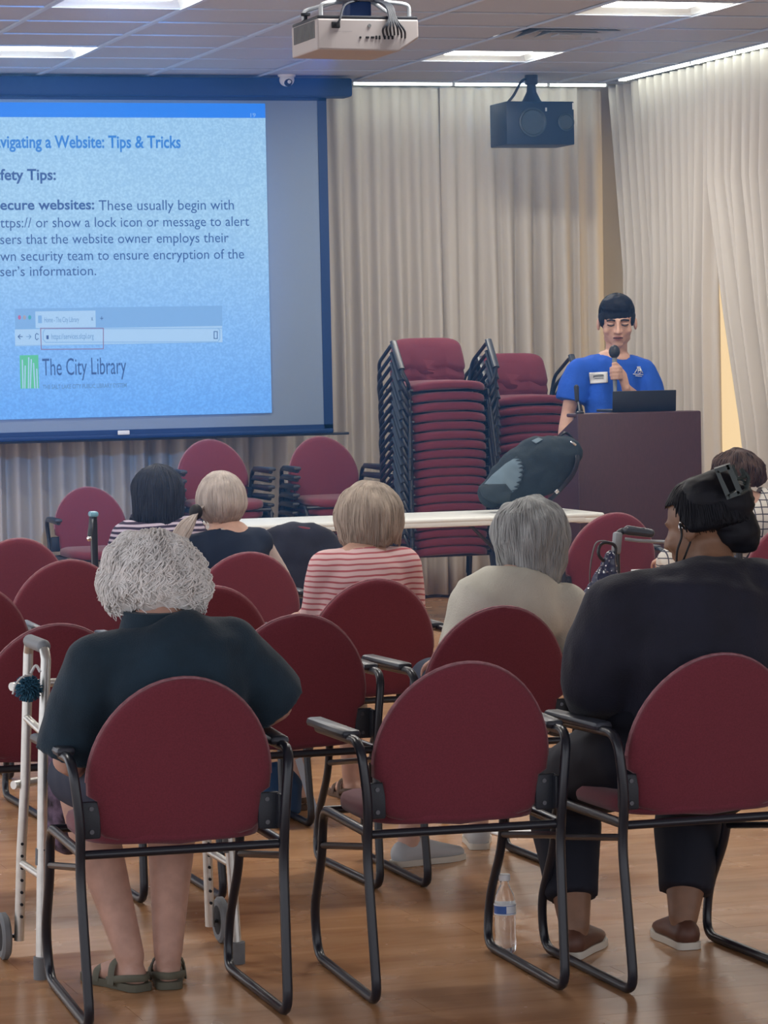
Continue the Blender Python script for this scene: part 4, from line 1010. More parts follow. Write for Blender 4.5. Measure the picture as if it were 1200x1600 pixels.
# -- woman with hair claw on the right
X, Yr = C3[0]+.055, C3[1]
J = seat_pose(X, Yr, yaw=36, pitch=10, hz=1.07, sh=.20, shz=.86)
hc = atY(1096, 822, Yr+.25)
J.update(head=tuple(hc), neck=tuple(atY(1118, 885, Yr+.20)), upper=tuple(atY(1112, 925, Yr+.15)), chest=(X+.0, Yr+.16, .78), waist=(X, Yr+.18, .68),
         sL=tuple(atY(972, 955, Yr+.18)), eL=tuple(atY(935, 1075, Yr+.26)), wL=(X-.10, Yr+.50, .60), sR=tuple(atY(1240, 935, Yr+.18)), eR=tuple(atY(1290, 1075, Yr+.26)), wR=(X+.12, Yr+.50, .60), hL=(X-.14, Yr+.22, .545), hR=(X+.11, Yr+.2, .545),
         kL=tuple(atY(878, 1225, Yr+.66)), kR=tuple(atY(1080, 1245, Yr+.62)), aL=tuple(atY(898, 1448, Yr+.49)), aR=tuple(atY(1068, 1432, Yr+.50)), fL=(.75, 1, 0), fR=(.1, 1, 0))
t = person('person with black hair in a claw clip, black shirt and leggings, seated at the right', J, M_SKIN3, bulk=1.3, hs=1.0, skip_hands=())
shirt(t, J, M_BLACKC, 1.25, 1.48, sl_r=1.25, collar=.05, name='black_shirt', wrinkle=.004)
trousers(t, J, M_LEGG, .80, 1.36, name='leggings')
mb = MB(); a = Vector(J['neck'])+Vector((0, -.005, -.035)); mb.tube([a+Vector((0, 0, -.03)), a+Vector((0.0, -.004, .028))], [(.098, .085), (.078, .070)], 20, xaxis=(1, 0, 0)); mb.build('collar', M_BLACKC, t)
HR = hrot(36, 10)
hair_cap('hair', hc+Vector((.005, 0, .0)), HR, .092, .116, .120, .012, H_BLACK, t, taper=.85, nst=420, rad=.0022, seed=5, face=66, fringe=60, fy=-.012)
mb = MB(); bc = atY(1150, 828, Yr+.20); mb.ell(bc, (.058, .065, .055)); mb.ell(atY(1135, 800, Yr+.2), (.055, .06, .06)); mb.ell(atY(1165, 845, Yr+.19), (.035, .045, .032)); mb.ell(atY(1128, 812, Yr+.2), (.05, .06, .045)); mb.ell(atY(1108, 778, Yr+.23), (.078, .085, .062)); mb.ell(atY(1140, 785, Yr+.2), (.062, .07, .058)); mb.ell(atY(1122, 755, Yr+.22), (.042, .05, .038))
melt(mb, 'hair_bun', H_BLACK, t, .008, 3, disp=lambda co, no: no*.004*noise.noise(Vector((co.x*30, co.y*30, co.z*80))))
M_CLAW = mat('grey_green_claw', (.035, .050, .052), .4)
claw = None
def CP(x, y, dY): return atY(x, y, Yr+dY)
mb = MB()
for pts in (((1116, 733), (1138, 726), (1141, 733), (1120, 740)), ((1116, 733), (1123, 735), (1143, 777), (1136, 781)), ((1136, 781), (1134, 774), (1154, 767), (1158, 773)), ((1134, 727), (1141, 725), (1160, 768), (1153, 773))):
    mb.prism([CP(x, y, .125) for x, y in pts], (.004, .012, .003))
mb.tube(bend([CP(1144, 727, .16), CP(1151, 748, .15), CP(1163, 746, .16), CP(1158, 733, .17)], .006), .0055, 8)
mb.tube(bend([CP(1160, 735, .17), CP(1170, 747, .16), CP(1166, 766, .15), CP(1155, 772, .13)], .006), .0055, 8)
for k in range(4): mb.tube([CP(1160+k*2, 750+k*5, .15), CP(1172, 757+k*5, .19)], .003, 6)
claw = mb.build('claw_clip', M_CLAW, t)
mb = MB(); e0 = atY(1064, 823, Yr+.22); mb.ell(e0, (.006, .012, .014)); mb.build('ear_cuff', M_CHROME, t)
M_STRAP = mat('black_strap', (.006, .006, .008), .6)
for q in ((1060, 1054, 1060), (1074, 1069, 1064)):
    mb = MB(); mb.tube(spline([atY(1062, 818, Yr+.205), atY(q[0]+5, 838, Yr+.195), atY(q[1]+4, 862, Yr+.20), atY(q[2]-3, 890, Yr+.17)], 5), .0028, 6); mb.build('mask_cord', M_STRAP, t)
for k in 'LR': shoe(t, J, k, M_BSHOE, M_WSOLE, 'shoe', 'closed')

# -- woman in cream top
X, Yr = C5[0], C5[1]; hx = atY(829, 840, Yr+.2).x-X
J = seat_pose(X+.22 if False else X+.09, Yr, yaw=-3, pitch=6, hx=0, hz=.985)
hc = atY(829, 838, Yr+.2)
J.update(head=tuple(hc), neck=tuple(atY(826, 900, Yr+.17)), upper=tuple(atY(818, 935, Yr+.15)), sL=tuple(atY(738, 945, Yr+.16)), sR=tuple(atY(883, 945, Yr+.16)), eL=tuple(atY(722, 1020, Yr+.25)), eR=tuple(atY(893, 1045, Yr+.22)),
         chest=(X+.07, Yr+.15, .76), waist=(X+.04, Yr+.17, .67), pelvis=(X+.05, Yr+.19, .56), hL=(X-.01, Yr+.2, .535), hR=(X+.12, Yr+.2, .535), kL=(X+.0, Yr+.58, .53), kR=(X+.14, Yr+.58, .53), aL=(atZ(672, 1325, .08).x, Yr+.40, .085), aR=(X+.16, Yr+.64, .085), fL=(1, .3, 0), fR=(.3, 1, 0))
t = person('person with shoulder-length silver-grey hair in a cream top, seated in the second row', J, M_SKIN2)
shirt(t, J, M_CREAM, 1.0, 1.02, name='cream_top', collar=.09, up=.95, sl_r=1.05)
trousers(t, J, M_DENIM, .9)
hair_cap('hair', hc+Vector((0, -.005, .012)), hrot(-3, 2), .112, .112, .105, .155, H_GREY, t, taper=.66, nst=620, rad=.0026, wave=.005, seed=8, lump=.006)
for k in 'LR': shoe(t, J, k, M_SNEAK, M_WSOLE, 'sneaker', 'closed')

# -- woman in pink stripes
X, Yr = C7[0], C7[1]; hc = atY(576, 806, Yr+.2)
J = seat_pose(X, Yr, yaw=0, pitch=4)
J.update(head=tuple(hc), neck=tuple(atY(576, 850, Yr+.16)), upper=tuple(atY(575, 880, Yr+.14)), sL=tuple(atY(512, 888, Yr+.15)), sR=tuple(atY(630, 884, Yr+.15)), eL=tuple(atY(494, 962, Yr+.24)), eR=tuple(atY(640, 965, Yr+.22)),
         wL=tuple(atY(475, 962, Yr+.42)), chest=(X+.02, Yr+.145, .77), aL=(atZ(488, 1235, .085).x, Yr+.42, .085))
t = person('person with ash-blonde bob in a pink and white striped top, in front of the table', J, M_SKIN2)
shirt(t, J, M_PINK, 1.45, .95, name='striped_top', collar=.03)
trousers(t, J, mat('tan_trousers', (.25, .2, .16), .8), .6)
hair_cap('hair', hc+Vector((0, -.005, .008)), hrot(0, 2), .113, .112, .105, .10, H_ASH, t, taper=.86, nst=600, rad=.0027, seed=9, lump=.004)
for k in 'LR': shoe(t, J, k, mat('brown_sandal', (.09, .05, .03), .6), mat('brown_sandal', (.09, .05, .03), .6), 'sandal', 'sandal')

# -- person in navy vest
X, Yr = C8[0], C8[1]; hc = atY(346, 784, Yr+.2)
J = seat_pose(X, Yr, yaw=-8, pitch=2)
J.update(head=tuple(hc), neck=tuple(atY(348, 832, Yr+.17)), upper=tuple(atY(348, 848, Yr+.15)), sL=tuple(atY(296, 862, Yr+.15)), sR=tuple(atY(403, 850, Yr+.15)), eR=tuple(atY(440, 915, Yr+.2)), eL=tuple(atY(278, 920, Yr+.2)), chest=(X-.01, Yr+.15, .77))
t = person('person with pale blond hair in a low ponytail wearing a navy vest', J, M_SKIN2)
shirt(t, J, mat('pale_sleeves', (.45, .38, .36), .85), 1.4, .95, name='undershirt', grow=.010)
shirt(t, J, M_VEST, 0, 1.0, name='vest', collar=.05, grow=.016)
trousers(t, J, M_DENIM, .9)
hair_cap('hair', hc+Vector((0, 0, .004)), hrot(-8, 2), .096, .116, .114, .075, H_BLOND, t, taper=.66, nst=620, rad=.0024, seed=12, lump=.002)
mb = MB(); a = atY(306, 800, Yr+.13); mb.ell(a, (.026, .026, .030)); mb.build('hair_tie', M_STRAP, t)
mb = MB(); rr = random.Random(5)
for q in range(90):
    dx, dy = rr.uniform(-1, 1), rr.uniform(-1, 1)
    mb.tube(spline([atY(322, 788, Yr+.15), atY(308, 800, Yr+.125)+Vector((dx*.008, dy*.008, dx*.006)), atY(294+dx*9, 818+dy*5, Yr+.09), atY(283+dx*11, 836+dy*7, Yr+.075), atY(272+dx*9, 858+dy*8, Yr+.07)], 4), .0035, 5)
mb.build('ponytail', H_BLOND, t, angle=180)

for k in 'LR': shoe(t, J, k, M_SNEAK, M_WSOLE, 'shoe', 'closed')

# -- person in black and white stripes
X, Yr = CS; hc = atY(246, 768, Yr+.2)
J = seat_pose(X, Yr, yaw=-14, pitch=2)
J.update(head=tuple(hc), neck=tuple(atY(243, 812, Yr+.16)), upper=tuple(atY(243, 838, Yr+.14)), sL=tuple(atY(196, 846, Yr+.15)), sR=tuple(atY(296, 830, Yr+.15)), eL=tuple(atY(177, 895, Yr+.2)), eR=tuple(atY(318, 890, Yr+.2)), chest=(X, Yr+.15, .77))
t = person('person with straight dark hair in a black and white striped top', J, M_SKIN2)
shirt(t, J, M_BW, 1.3, 1.08, name='striped_top', collar=.04)
trousers(t, J, M_DENIM, .9)
hair_cap('hair', hc+Vector((0, -.003, .008)), hrot(-14, 0), .112, .112, .110, .155, H_NAVY, t, taper=.93, nst=420, rad=.0024, seed=14, lump=.003)

for k in 'LR': shoe(t, J, k, M_SNEAK, M_WSOLE, 'shoe', 'closed')

# -- person in plaid at the right edge
X, Yr = CPL; hc = atY(1151, 744, Yr+.2)
J = seat_pose(X, Yr, yaw=6, pitch=2)
J.update(head=tuple(hc), neck=tuple(atY(1158, 785, Yr+.17)), upper=tuple(atY(1162, 806, Yr+.15)), sL=tuple(atY(1105, 822, Yr+.15)), sR=tuple(atY(1212, 818, Yr+.15)), eL=tuple(atY(1046, 880, Yr+.20)), wL=tuple(atY(1040, 875, Yr+.5)), eR=tuple(atY(1240, 880, Yr+.2)), chest=(X+.0, Yr+.15, .76), pelvis=(X, Yr+.19, .575))
t = person('person with short brown hair in a black and white plaid shirt, at the right edge', J, M_SKIN2)
shirt(t, J, M_PLAID, 1.4, 1.05, name='plaid_shirt', collar=.04)
trousers(t, J, M_DENIM, .9)
hair_cap('hair', hc+Vector((0, -.004, .004)), hrot(6, 0), .112, .115, .110, .045, H_BROWN, t, taper=.8, nst=500, rad=.0026, seed=15, curl=.008, lump=.007)

for k in 'LR': shoe(t, J, k, M_SNEAK, M_WSOLE, 'shoe', 'closed')

# -- speaking man behind the lectern
Yp = 15.98
A = lambda x, y, dy=0: tuple(atY(x, y, Yp+dy))
hc = Vector(A(964, 503, -.02)); mx, my, mz = A(960, 552, -.22)
J = dict(pelvis=A(962, 745), waist=A(960, 690), chest=A(957, 625), upper=A(959, 566), neck=A(963, 556, .0), head=tuple(hc), yaw=161, pitch=9,
         sL=A(1007, 581), sR=A(903, 581), eL=A(1022, 648, -.02), eR=A(886, 652, .0), wL=(mx+.075, my+.03, A(978, 606)[2]), wR=A(878, 706, -.04),
         hL=A(985, 770), hR=A(938, 770), kL=A(990, 930)[:2]+(.50,), kR=A(945, 930)[:2]+(.50,), aL=A(990, 930)[:2]+(.085,), aR=A(945, 930)[:2]+(.085,), fL=(.15, -1, 0), fR=(-.15, -1, 0))
hz0 = A(966, 582)[2]
def grip(mb):
    pal = Vector((mx+.032, my+.012, hz0-.006))
    mb.tube([Vector(J['wL']), pal+Vector((.02, .008, -.012)), pal], [(.026, .018), (.032, .017), (.038, .014)], 12, True, xaxis=(0, 0, 1))
    for i, L in enumerate((1.0, 1.08, 1.0, .85)):
        z = hz0+.026-.0188*i
        p = [Vector((mx+.036, my+.010, z-.002)), Vector((mx+.030, my-.014, z)), Vector((mx+.006, my-.030*L**.5, z+.001)), Vector((mx-.020*L, my-.020, z)), Vector((mx-.024*L, my+.002, z-.001))]
        mb.tube(p, [.0095, .0095, .0090, .0083, .0072], 8, True)
    mb.tube([Vector((mx+.034, my+.014, hz0+.010)), Vector((mx+.022, my+.004, hz0+.036)), Vector((mx+.002, my-.014, hz0+.050)), Vector((mx-.018, my-.017, hz0+.048))], [.012, .0108, .0098, .008], 8, True)
t = person('person in a royal blue t-shirt standing behind the lectern speaking into a microphone', J, M_SKIN2, voxel=.0055, bulk=1.0, hs=1.13, wide=1.14, skip_hands=('L',), hands=grip)
sh_ = shirt(t, J, M_BLUE, .66, 1.02, low=A(960, 770), sl_r=1.18, grow=.020, name='t_shirt', voxel=.009, up=.75, collar=.02, wrinkle=.004)
trousers(t, J, M_DENIM, 1.0, 1.0)
R = hrot(161, 9)
HP = lambda x, y, z: hc + R @ (Vector((x*1.08, y, z))*1.13)
# short hair: dense cap with a straight fringe
mb = MB(); E = lambda p, r: mb.ell(HP(*p), [q*1.10 for q in r], R, 18, 12)
E((0, -.014, .045), (.087, .104, .092)); E((0, .030, .088), (.078, .072, .050)); E((0, -.05, -.005), (.076, .062, .075)); E((-.062, -.01, .02), (.022, .06, .045)); E((.062, -.01, .02), (.022, .06, .045)); E((0, .050, .076), (.074, .050, .026))
hr = melt(mb, 'hair', H_BLACK, t, .006, 3, disp=lambda co, no: no*(.004*noise.noise(co*38)+.002*noise.noise(co*110)))
st = MB(); rr = random.Random(11)
for q in range(520):
    a = rr.uniform(0, 2*pi); th0 = rr.uniform(.05, 1.2); p = []
    for i in range(5):
        th = th0+i*.10; v = Vector((.079*sin(th)*sin(a), .103*sin(th)*cos(a)-.012, .091*cos(th)+.044))
        if v.y > .05 and v.z < .070: v.z = .070
        p.append(HP(*(v*1.0)))
    st.tube(p, .002, 4)
st.build('hair_strands', H_BLACK, hr, angle=180)
def face_bit(name, p, r, m, par=None, extra=None): 
    mb = MB(); mb.ell(HP(*p), [q*1.13 for q in r], R, 12, 8); return mb.build(name, m, par or t)
M_LIP = mat('lip_pink', (.34, .12, .11), .45); M_LASH = mat('dark_lash', (.02, .012, .010), .6)
for k in (-1, 1):
    mb = MB(); mb.tube(spline([HP(k*.012, .092, .019), HP(k*.028, .094, .023), HP(k*.048, .082, .018)], 4), [(.0055, .004)]*9, 8, xaxis=R @ Vector((0, 0, 1))); mb.build('eyebrow', M_LASH, t)
    face_bit('eyelid', (k*.030, .082, .003), (.015, .009, .008), M_SKIN2)
    mb = MB(); mb.tube(spline([HP(k*.016, .0885, .000), HP(k*.030, .0925, -.005), HP(k*.045, .0825, -.001)], 4), .0034, 6); mb.build('lash_line', M_LASH, t)
face_bit('upper_lip', (0, .090, -.0595), (.021, .0055, .0035), M_LIP); face_bit('lower_lip', (0, .0885, -.0690), (.018, .006, .0045), M_LIP); 
mb = MB(); mb.tube(spline([HP(-.021, .087, -.0640), HP(0, .0955, -.0635), HP(.021, .087, -.0640)], 4), .0026, 6); mb.build('mouth_line', M_LASH, t)
badge = decal([(920, 582), (949, 581), (950, 598), (921, 600)], sh_, 'name_badge', mat('badge_white', (.75, .76, .78), .4), t, off=.006, thick=.003)
decal([(926, 585.5), (943, 585), (943.5, 588.5), (926.5, 589)], sh_, 'badge_heading', M_RUB, t, off=.0105, thick=.0005); decal([(928, 591), (943, 590.6), (943, 592), (928, 592.4)], sh_, 'badge_line', M_RUB, t, off=.0105, thick=.0005)
M_LOGO = mat('white_shirt_print', (.70, .74, .80), .7)
def seg(x0, y0, x1, y1, w_=1.1):
    d = Vector((x1-x0, y1-y0, 0)).normalized(); n = Vector((-d.y, d.x, 0))*w_/2
    decal([(x0+n.x, y0+n.y), (x1+n.x, y1+n.y), (x1-n.x, y1-n.y), (x0-n.x, y0-n.y)], sh_, 'shirt_print', M_LOGO, t, off=.003, thick=.0008, sub=1)
for q in ((991, 583, 996, 575), (996, 583, 998, 575), (1001, 583, 999.5, 575), (1004, 583, 1000, 575), (995, 575, 1001, 575), (996, 579, 1002, 579), (998, 583, 1001, 583), (994.5, 573.5, 1000.5, 573.5), (988.5, 584.5, 1005, 585.5), (992, 587.3, 1003, 588)): seg(*q)
for k in 'LR': shoe(t, J, k, M_BLK, M_SOLE, 'shoe', 'closed')
# handheld microphone (held by the man)
t = thing('handheld_microphone', 'black foam-topped handheld microphone in the speaking man\u2019s hand', 'microphone', (mx, my, mz-.17))
mb = MB(); mb.tube([(mx, my, mz-.02), (mx, my, mz-.05), (mx, my, mz-.20)], [.014, .0125, .0105], 14); mb.build('handle', M_GRIP, t)
mb = MB(); mb.ell((mx, my, mz+.008), (.030, .030, .036)); mb.build('foam_windscreen', M_PLA, t)
# ------------------------------------------------------------------ aluminium walker
wx0, wx1 = 1.53, 2.03; wyB, wyF = 7.70, 8.06
t = thing('folding_walker', 'folding aluminium walker with a grey grip and blue yarn pompom, around the front-left seated person', 'walker', ((wx0+wx1)/2, (wyB+wyF)/2, 0))
bt = atX(62, 1012, wx0-.02); ft_y = wyB+.15
for s_, x in ((-1, wx0), (1, wx1)):
    top = .815; y0 = 7.71; y1 = 7.93
    mb = MB(); mb.tube(bend([(x, wyB, .02), (x-.022*s_, y0, top-.25), (x-.035*s_, y0, top)], .05)[:-1]+bend([(x-.035*s_, y0, top-.03), (x-.035*s_, y0+.02, top), (x-.035*s_, y1-.02, top), (x-.035*s_, y1, top-.03)], .03), .0128, 12); mb.build('rear_leg', M_ALU, t)
    mb = MB(); mb.tube([(x-.035*s_, y1, top-.03), (x-.02*s_, y1+.005, top-.35), (x-.008*s_, y1+.02, .28), (x, y1+.04, .05)], .0128, 12); fl = mb.build('front_leg', M_ALU, t)
    for k in range(7):
        mb = MB(); zz = .30-.031*k; mb.tube([(x-.008*s_*zz/.3, y1+.010+.001*k, zz), (x-.008*s_*zz/.3, y1+.004+.001*k, zz)], .004, 8); mb.build('adjustment_hole', M_DARK, fl)
    mb = MB(); mb.tube([(x-.035*s_, y0+.025, top), (x-.035*s_, y1-.025, top)], .0175, 14, True); mb.build('grip', M_GRIP, t)
    mb = MB(); mb.tube([(x, wyB-.003, .0), (x, wyB-.006, .055)], .0185, 14); mb.build('rubber_tip', M_RUB, t)
    for (yy, zz) in ((7.725, .30),): 
        mb = MB(); mb.tube([(x-.012*s_, y0, zz-.02), (x-.0135*s_, y0, zz+.02)], .017, 12); mb.build('collar', M_RUB, t)
    mb = MB(); mb.tube([(x-.028*s_, y0, .60), (x-.026*s_, y1, .62)], .010, 10); mb.build('side_brace', M_ALU, t)
    mb = MB(); mb.tube([(x-.011*s_, y0, .25), (x-.008*s_, y1, .25)], .010, 10); mb.build('side_brace', M_ALU, t)
    wxp = x+.035*s_*(-1 if s_ < 0 else 1)*1.0; wxp = x+(-.035 if s_ < 0 else .035)
    mb = MB()
    mb.lathe((0, 0, 0), [(.030, -.010), (.052, -.012), (.060, -.006), (.060, .006), (.052, .012), (.030, .010)], 24); mb.v = [Vector((wxp+v.z, y1+.06+v.x, .0605+v.y)) for v in mb.v]; wh = mb.build('wheel', M_RUB, t)
    mb = MB(); mb.lathe((0, 0, 0), [(.008, -.013), (.038, -.011), (.038, .011), (.008, .013)], 18); mb.v = [Vector((wxp+v.z, y1+.06+v.x, .0605+v.y)) for v in mb.v]; mb.build('hub', M_DARK, wh)
    mb = MB(); mb.tube([(x, y1+.04, .0605), (wxp, y1+.06, .0605)], .006, 8); mb.build('axle', M_CHROME, t)
for zz, yy in ((.70, 7.93), (.45, 7.94)):
    mb = MB(); mb.tube([(wx0-.01, yy, zz), (wx0+.06, yy+.05, zz), (wx1-.06, yy+.05, zz), (wx1+.01, yy, zz)], .011, 10); mb.build('cross_bar', M_ALU, t)
pc = atY(44, 1072, 7.68); mb = MB(); rr = random.Random(2)
mb.ell(pc, (.020, .02, .022))
for k in range(260):
    d = Vector((rr.gauss(0, 1), rr.gauss(0, 1), rr.gauss(0, 1))).normalized(); mb.tube([pc+d*.015, pc+d*.026+Vector((0, 0, -.003)), pc+d*.034+Vector((rr.uniform(-.004, .004), 0, -.006))], .0016, 4)
mb.build('yarn_pompom', M_FUZZ, t, angle=180)
mb = MB(); a = atY(22, 1085, 7.48); mb.tube(spline([atY(48, 1055, 7.66), atY(35, 1058, 7.65), atY(24, 1070, 7.65), atY(20, 1085, 7.65)], 5), .0025, 6); mb.tube(spline([atY(48, 1052, 7.66), atY(56, 1040, 7.66), atY(63, 1050, 7.65)], 5), .0035, 6); mb.build('ribbon', M_WHITE, t)
# pouch hanging in the walker
mb = MB(); cx, cy, cz = wx0+.10, 7.83, .46
mb.tube([(cx, cy, cz-.13), (cx, cy, cz-.05), (cx, cy, cz+.05), (cx, cy, cz+.10)], [(.050, .07), (.062, .08), (.056, .075), (.045, .06)], 16, True, xaxis=(1, 0, 0))
M_FLORAL = mat('floral_cloth', (.10, .07, .11), .85, noise_amt=.9, nscale=38)
pt_ = thing('fabric_pouch', 'dark floral cloth pouch hanging inside the walker frame', 'bag', (cx, cy, cz-.16))
melt(mb, 'sack', M_FLORAL, pt_, .008, 4, disp=lambda co, no: no*.006*noise.noise(co*16))
for s_ in (-1, 1):
    mb = MB(); mb.tube(spline([(cx+.03*s_, cy-.04, cz+.09), (cx-.035*s_, cy-.07, cz+.17), (cx+.0, 7.92, .70)], 5), .004, 6); mb.build('strap', M_STRAP, pt_)

# ------------------------------------------------------------------ rollator near the lectern
Yr_ = 10.25
A = lambda x, y, dy=0: atY(x, y, Yr_+dy)
t = thing('rollator', 'black and grey rollator with curved handle beside the seated person with the claw clip', 'walker', (A(985, 850).x+.1, Yr_+.1, 0))
px_ = A(963, 850).x
for s_, x in ((-1, px_), (1, px_+.46)):
    zt_ = A(963, 832).z
    mb = MB(); mb.tube(bend([(x, Yr_, .62), (x, Yr_, zt_-.02), (x+.01, Yr_-.02, zt_+.008), (x+.085*(1 if s_ < 0 else -1), Yr_-.05, zt_+.004)], .03), .0125, 12); mb.build('handle_tube', M_BLK, t)
    mb = MB(); mb.tube([(x+.03*(1 if s_ < 0 else -1), Yr_-.035, zt_+.008), (x+.105*(1 if s_ < 0 else -1), Yr_-.055, zt_-.004)], [(.017, .017), (.015, .015)], 12, True); g_ = mb.build('hand_grip', M_PAD, t)
    mb = MB(); mb.rbox((x-.006, Yr_-.02, zt_-.035), (.028, .035, .075), .008, ry=.12); mb.build('brake_housing', M_GRIP, t)
    mb = MB(); mb.tube(spline([(x+.02, Yr_-.03, zt_-.022), (x+.08*(1 if s_ < 0 else -1), Yr_-.05, zt_-.030), (x+.20*(1 if s_ < 0 else -1), Yr_-.06, zt_-.038)], 5), [(.010, .006)]*11, 8); mb.build('brake_lever', M_GRIP, t)
    mb = MB(); mb.tube(spline([(x-.01, Yr_-.02, zt_-.045), (x-.06, Yr_-.03, zt_-.025), (x-.095, Yr_-.03, zt_-.05), (x-.09, Yr_+.02, zt_-.2), (x, Yr_+.1, .4)], 6), .0028, 6); mb.build('brake_cable', M_RUB, t)
    mb = MB(); mb.tube([(x, Yr_, .63), (x, Yr_-.03, .40), (x, Yr_-.14, .10)], .0125, 10); mb.build('rear_leg', M_BLK, t)
    mb = MB(); mb.tube([(x, Yr_, .60), (x, Yr_+.25, .35), (x, Yr_+.38, .10)], .0125, 10); mb.build('front_leg', M_BLK, t)
    for y in (Yr_-.14, Yr_+.38):
        mb = MB(); mb.lathe((0, 0, 0), [(.05, -.012), (.075, -.012), (.080, -.006), (.080, .006), (.075, .012), (.05, .012)], 22); mb.v = [Vector((x+v.z, y+v.x, .0805+v.y)) for v in mb.v]; wh = mb.build('wheel', M_RUB, t)
        mb = MB(); mb.lathe((0, 0, 0), [(.01, -.016), (.052, -.010), (.052, .010), (.01, .016)], 16); mb.v = [Vector((x+v.z, y+v.x, .0805+v.y)) for v in mb.v]; mb.build('hub', M_DARK, wh)
mb = MB(); mb.rbox((px_+.23, Yr_+.10, .50), (.42, .22, .035), .012); mb.build('seat', M_PLA, t)
for y, z in ((Yr_+.0, .62), (Yr_+.25, .36)):
    mb = MB(); mb.tube([(px_, y, z), (px_+.46, y, z)], .010, 8); mb.build('cross_bar', M_BLK, t)
# sequinned bag hanging from its handle
b0 = thing('sequin_handbag', 'dark blue sequinned bag hanging from the rollator handle', 'bag', tuple(A(935, 985, -.09)))
mb = MB(); B_ = lambda x, y: A(x, y, -.09)
mb.tube([B_(955, 870), B_(951, 890), B_(945, 915), B_(937, 945), B_(932, 978), B_(930, 992)], [(.020, .018), (.036, .024), (.058, .035), (.074, .042), (.078, .046), (.060, .034)], 16, True, xaxis=(1, 0, 0))
sk = melt(mb, 'sack', mat('dark_blue_vinyl', (.010, .014, .05), .3, spec=.8), b0, .006, 2, disp=lambda co, no: no*(.010*noise.noise(Vector((co.x*38, co.y*38, co.z*9)))+.004*noise.noise(co*60)))
mb = MB(); rr = random.Random(8); off = wloc(sk); vs_ = [v for v in sk.data.vertices if v.normal.y < .2]
for k in range(110):
    v = rr.choice(vs_); n_ = v.normal; p = v.co+off+n_*.001; u = n_.orthogonal().normalized(); w2 = n_.cross(u); r_ = rr.uniform(.0015, .004)
    mb.prism([p+u*r_*cos(a)+w2*r_*sin(a) for a in (0, 1.26, 2.51, 3.77, 5.03)], n_*.001)
o = mb.build('sequins', mat('sequin', (.45, .42, .5), .2, metal=.8), b0, smooth=False); o['kind'] = 'stuff'
mb = MB(); mb.tube(spline([B_(952, 885), B_(936, 868), B_(938, 852), B_(950, 848), B_(962, 856), B_(957, 885)], 6), .006, 8); mb.build('strap', M_BLK, b0)

jt = thing('jacket', 'black jacket draped over an armchair back in front of the table', 'jacket', (JACKET[1].x, JACKET[1].y, .28))
melt(JACKET[0], 'cloth', M_BLACKC, jt, .012, 4, disp=lambda co, no: no*.012*noise.noise(co*13))
# ------------------------------------------------------------------ walking stick / pole
p = atY(146, 800, 12.3); 
t = thing('black_pole', 'upright black walker pole with brake lever before the lone far-left chair', 'walker', (p.x, 12.3, 0))
mb = MB(); mb.rbox((p.x, 12.3, p.z/2+.012), (.026, .026, p.z-.04), .006); mb.build('post', M_BLK, t)
mb = MB(); mb.rbox((p.x-.003, 12.29, p.z-.008), (.034, .05, .022), .008); mb.build('cap', mat('pale_blue_cap', (.18, .40, .52), .3), t)
mb = MB(); mb.tube(spline([(p.x-.012, 12.28, p.z-.02), (p.x-.022, 12.25, p.z-.05), (p.x-.030, 12.24, p.z-.09)], 5), [(.010, .007)]*11, 8); mb.build('brake_lever', M_PAD, t)
mb = MB(); mb.ell((p.x-.033, 12.24, p.z-.10), (.010, .01, .012)); mb.build('lever_knob', M_CHROME, t)
mb = MB(); mb.tube(bend([(p.x, 12.3, .14), (p.x+.02, 12.3, .05), (p.x+.34, 12.3, .05)], .03), .012, 8); mb.rbox((p.x+.16, 12.3, .46), (.34, .03, .03), .01); mb.build('frame', M_BLK, t)
for x in (p.x, p.x+.34):
    mb = MB(); mb.lathe((0, 0, 0), [(.05, -.012), (.075, -.012), (.080, 0), (.075, .012), (.05, .012), (.02, 0)], 20); mb.v = [Vector((x+v.z, 12.3+v.x, .0805+v.y)) for v in mb.v]; mb.build('wheel', M_RUB, t)

# ------------------------------------------------------------------ water bottle
q = atZ(788, 1488, 0); bx, byy = q.x+.004, q.y
t = thing('water_bottle', 'clear plastic water bottle with white cap and blue label on the floor', 'bottle', (bx, byy, 0))
def glass():
    m = bpy.data.materials.new('clear_plastic'); m.use_nodes = True; b = m.node_tree.nodes['Principled BSDF']
    b.inputs['Base Color'].default_value = (.93, .95, .97, 1); b.inputs['Roughness'].default_value = .06; b.inputs['Transmission Weight'].default_value = .92; b.inputs['IOR'].default_value = 1.33; return m
prof = [(.001, .002), (.022, .0), (.0265, .006), (.0270, .03)]
for k in range(9): prof += [(.0270-.0012*(k % 2), .036+k*.009)]
prof += [(.027, .122), (.0265, .130), (.022, .150), (.013, .168), (.0105, .174), (.0105, .186)]
mb = MB(); mb.lathe((bx, byy, 0), prof, 28); mb.build('bottle_body', glass(), t, angle=180)
mb = MB(); mb.lathe((bx, byy, 0), [(.0272, .098), (.0277, .0985), (.0277, .1235), (.0272, .124)], 28); lb_ = mb.build('label', mat('label_blue', (.03, .10, .35), .4), t)
mb = MB()
for k in range(0, 6):
    a = 2*pi*k/28+radians(258); a2 = a+2*pi/28; mb.add([(bx+.0281*cos(v), byy+.0281*sin(v), z) for v, z in ((a, .102), (a2, .102), (a2, .120), (a, .120))], [(0, 1, 2, 3)])
mb.build('label_panel', mat('label_white', (.65, .68, .72), .4), lb_)
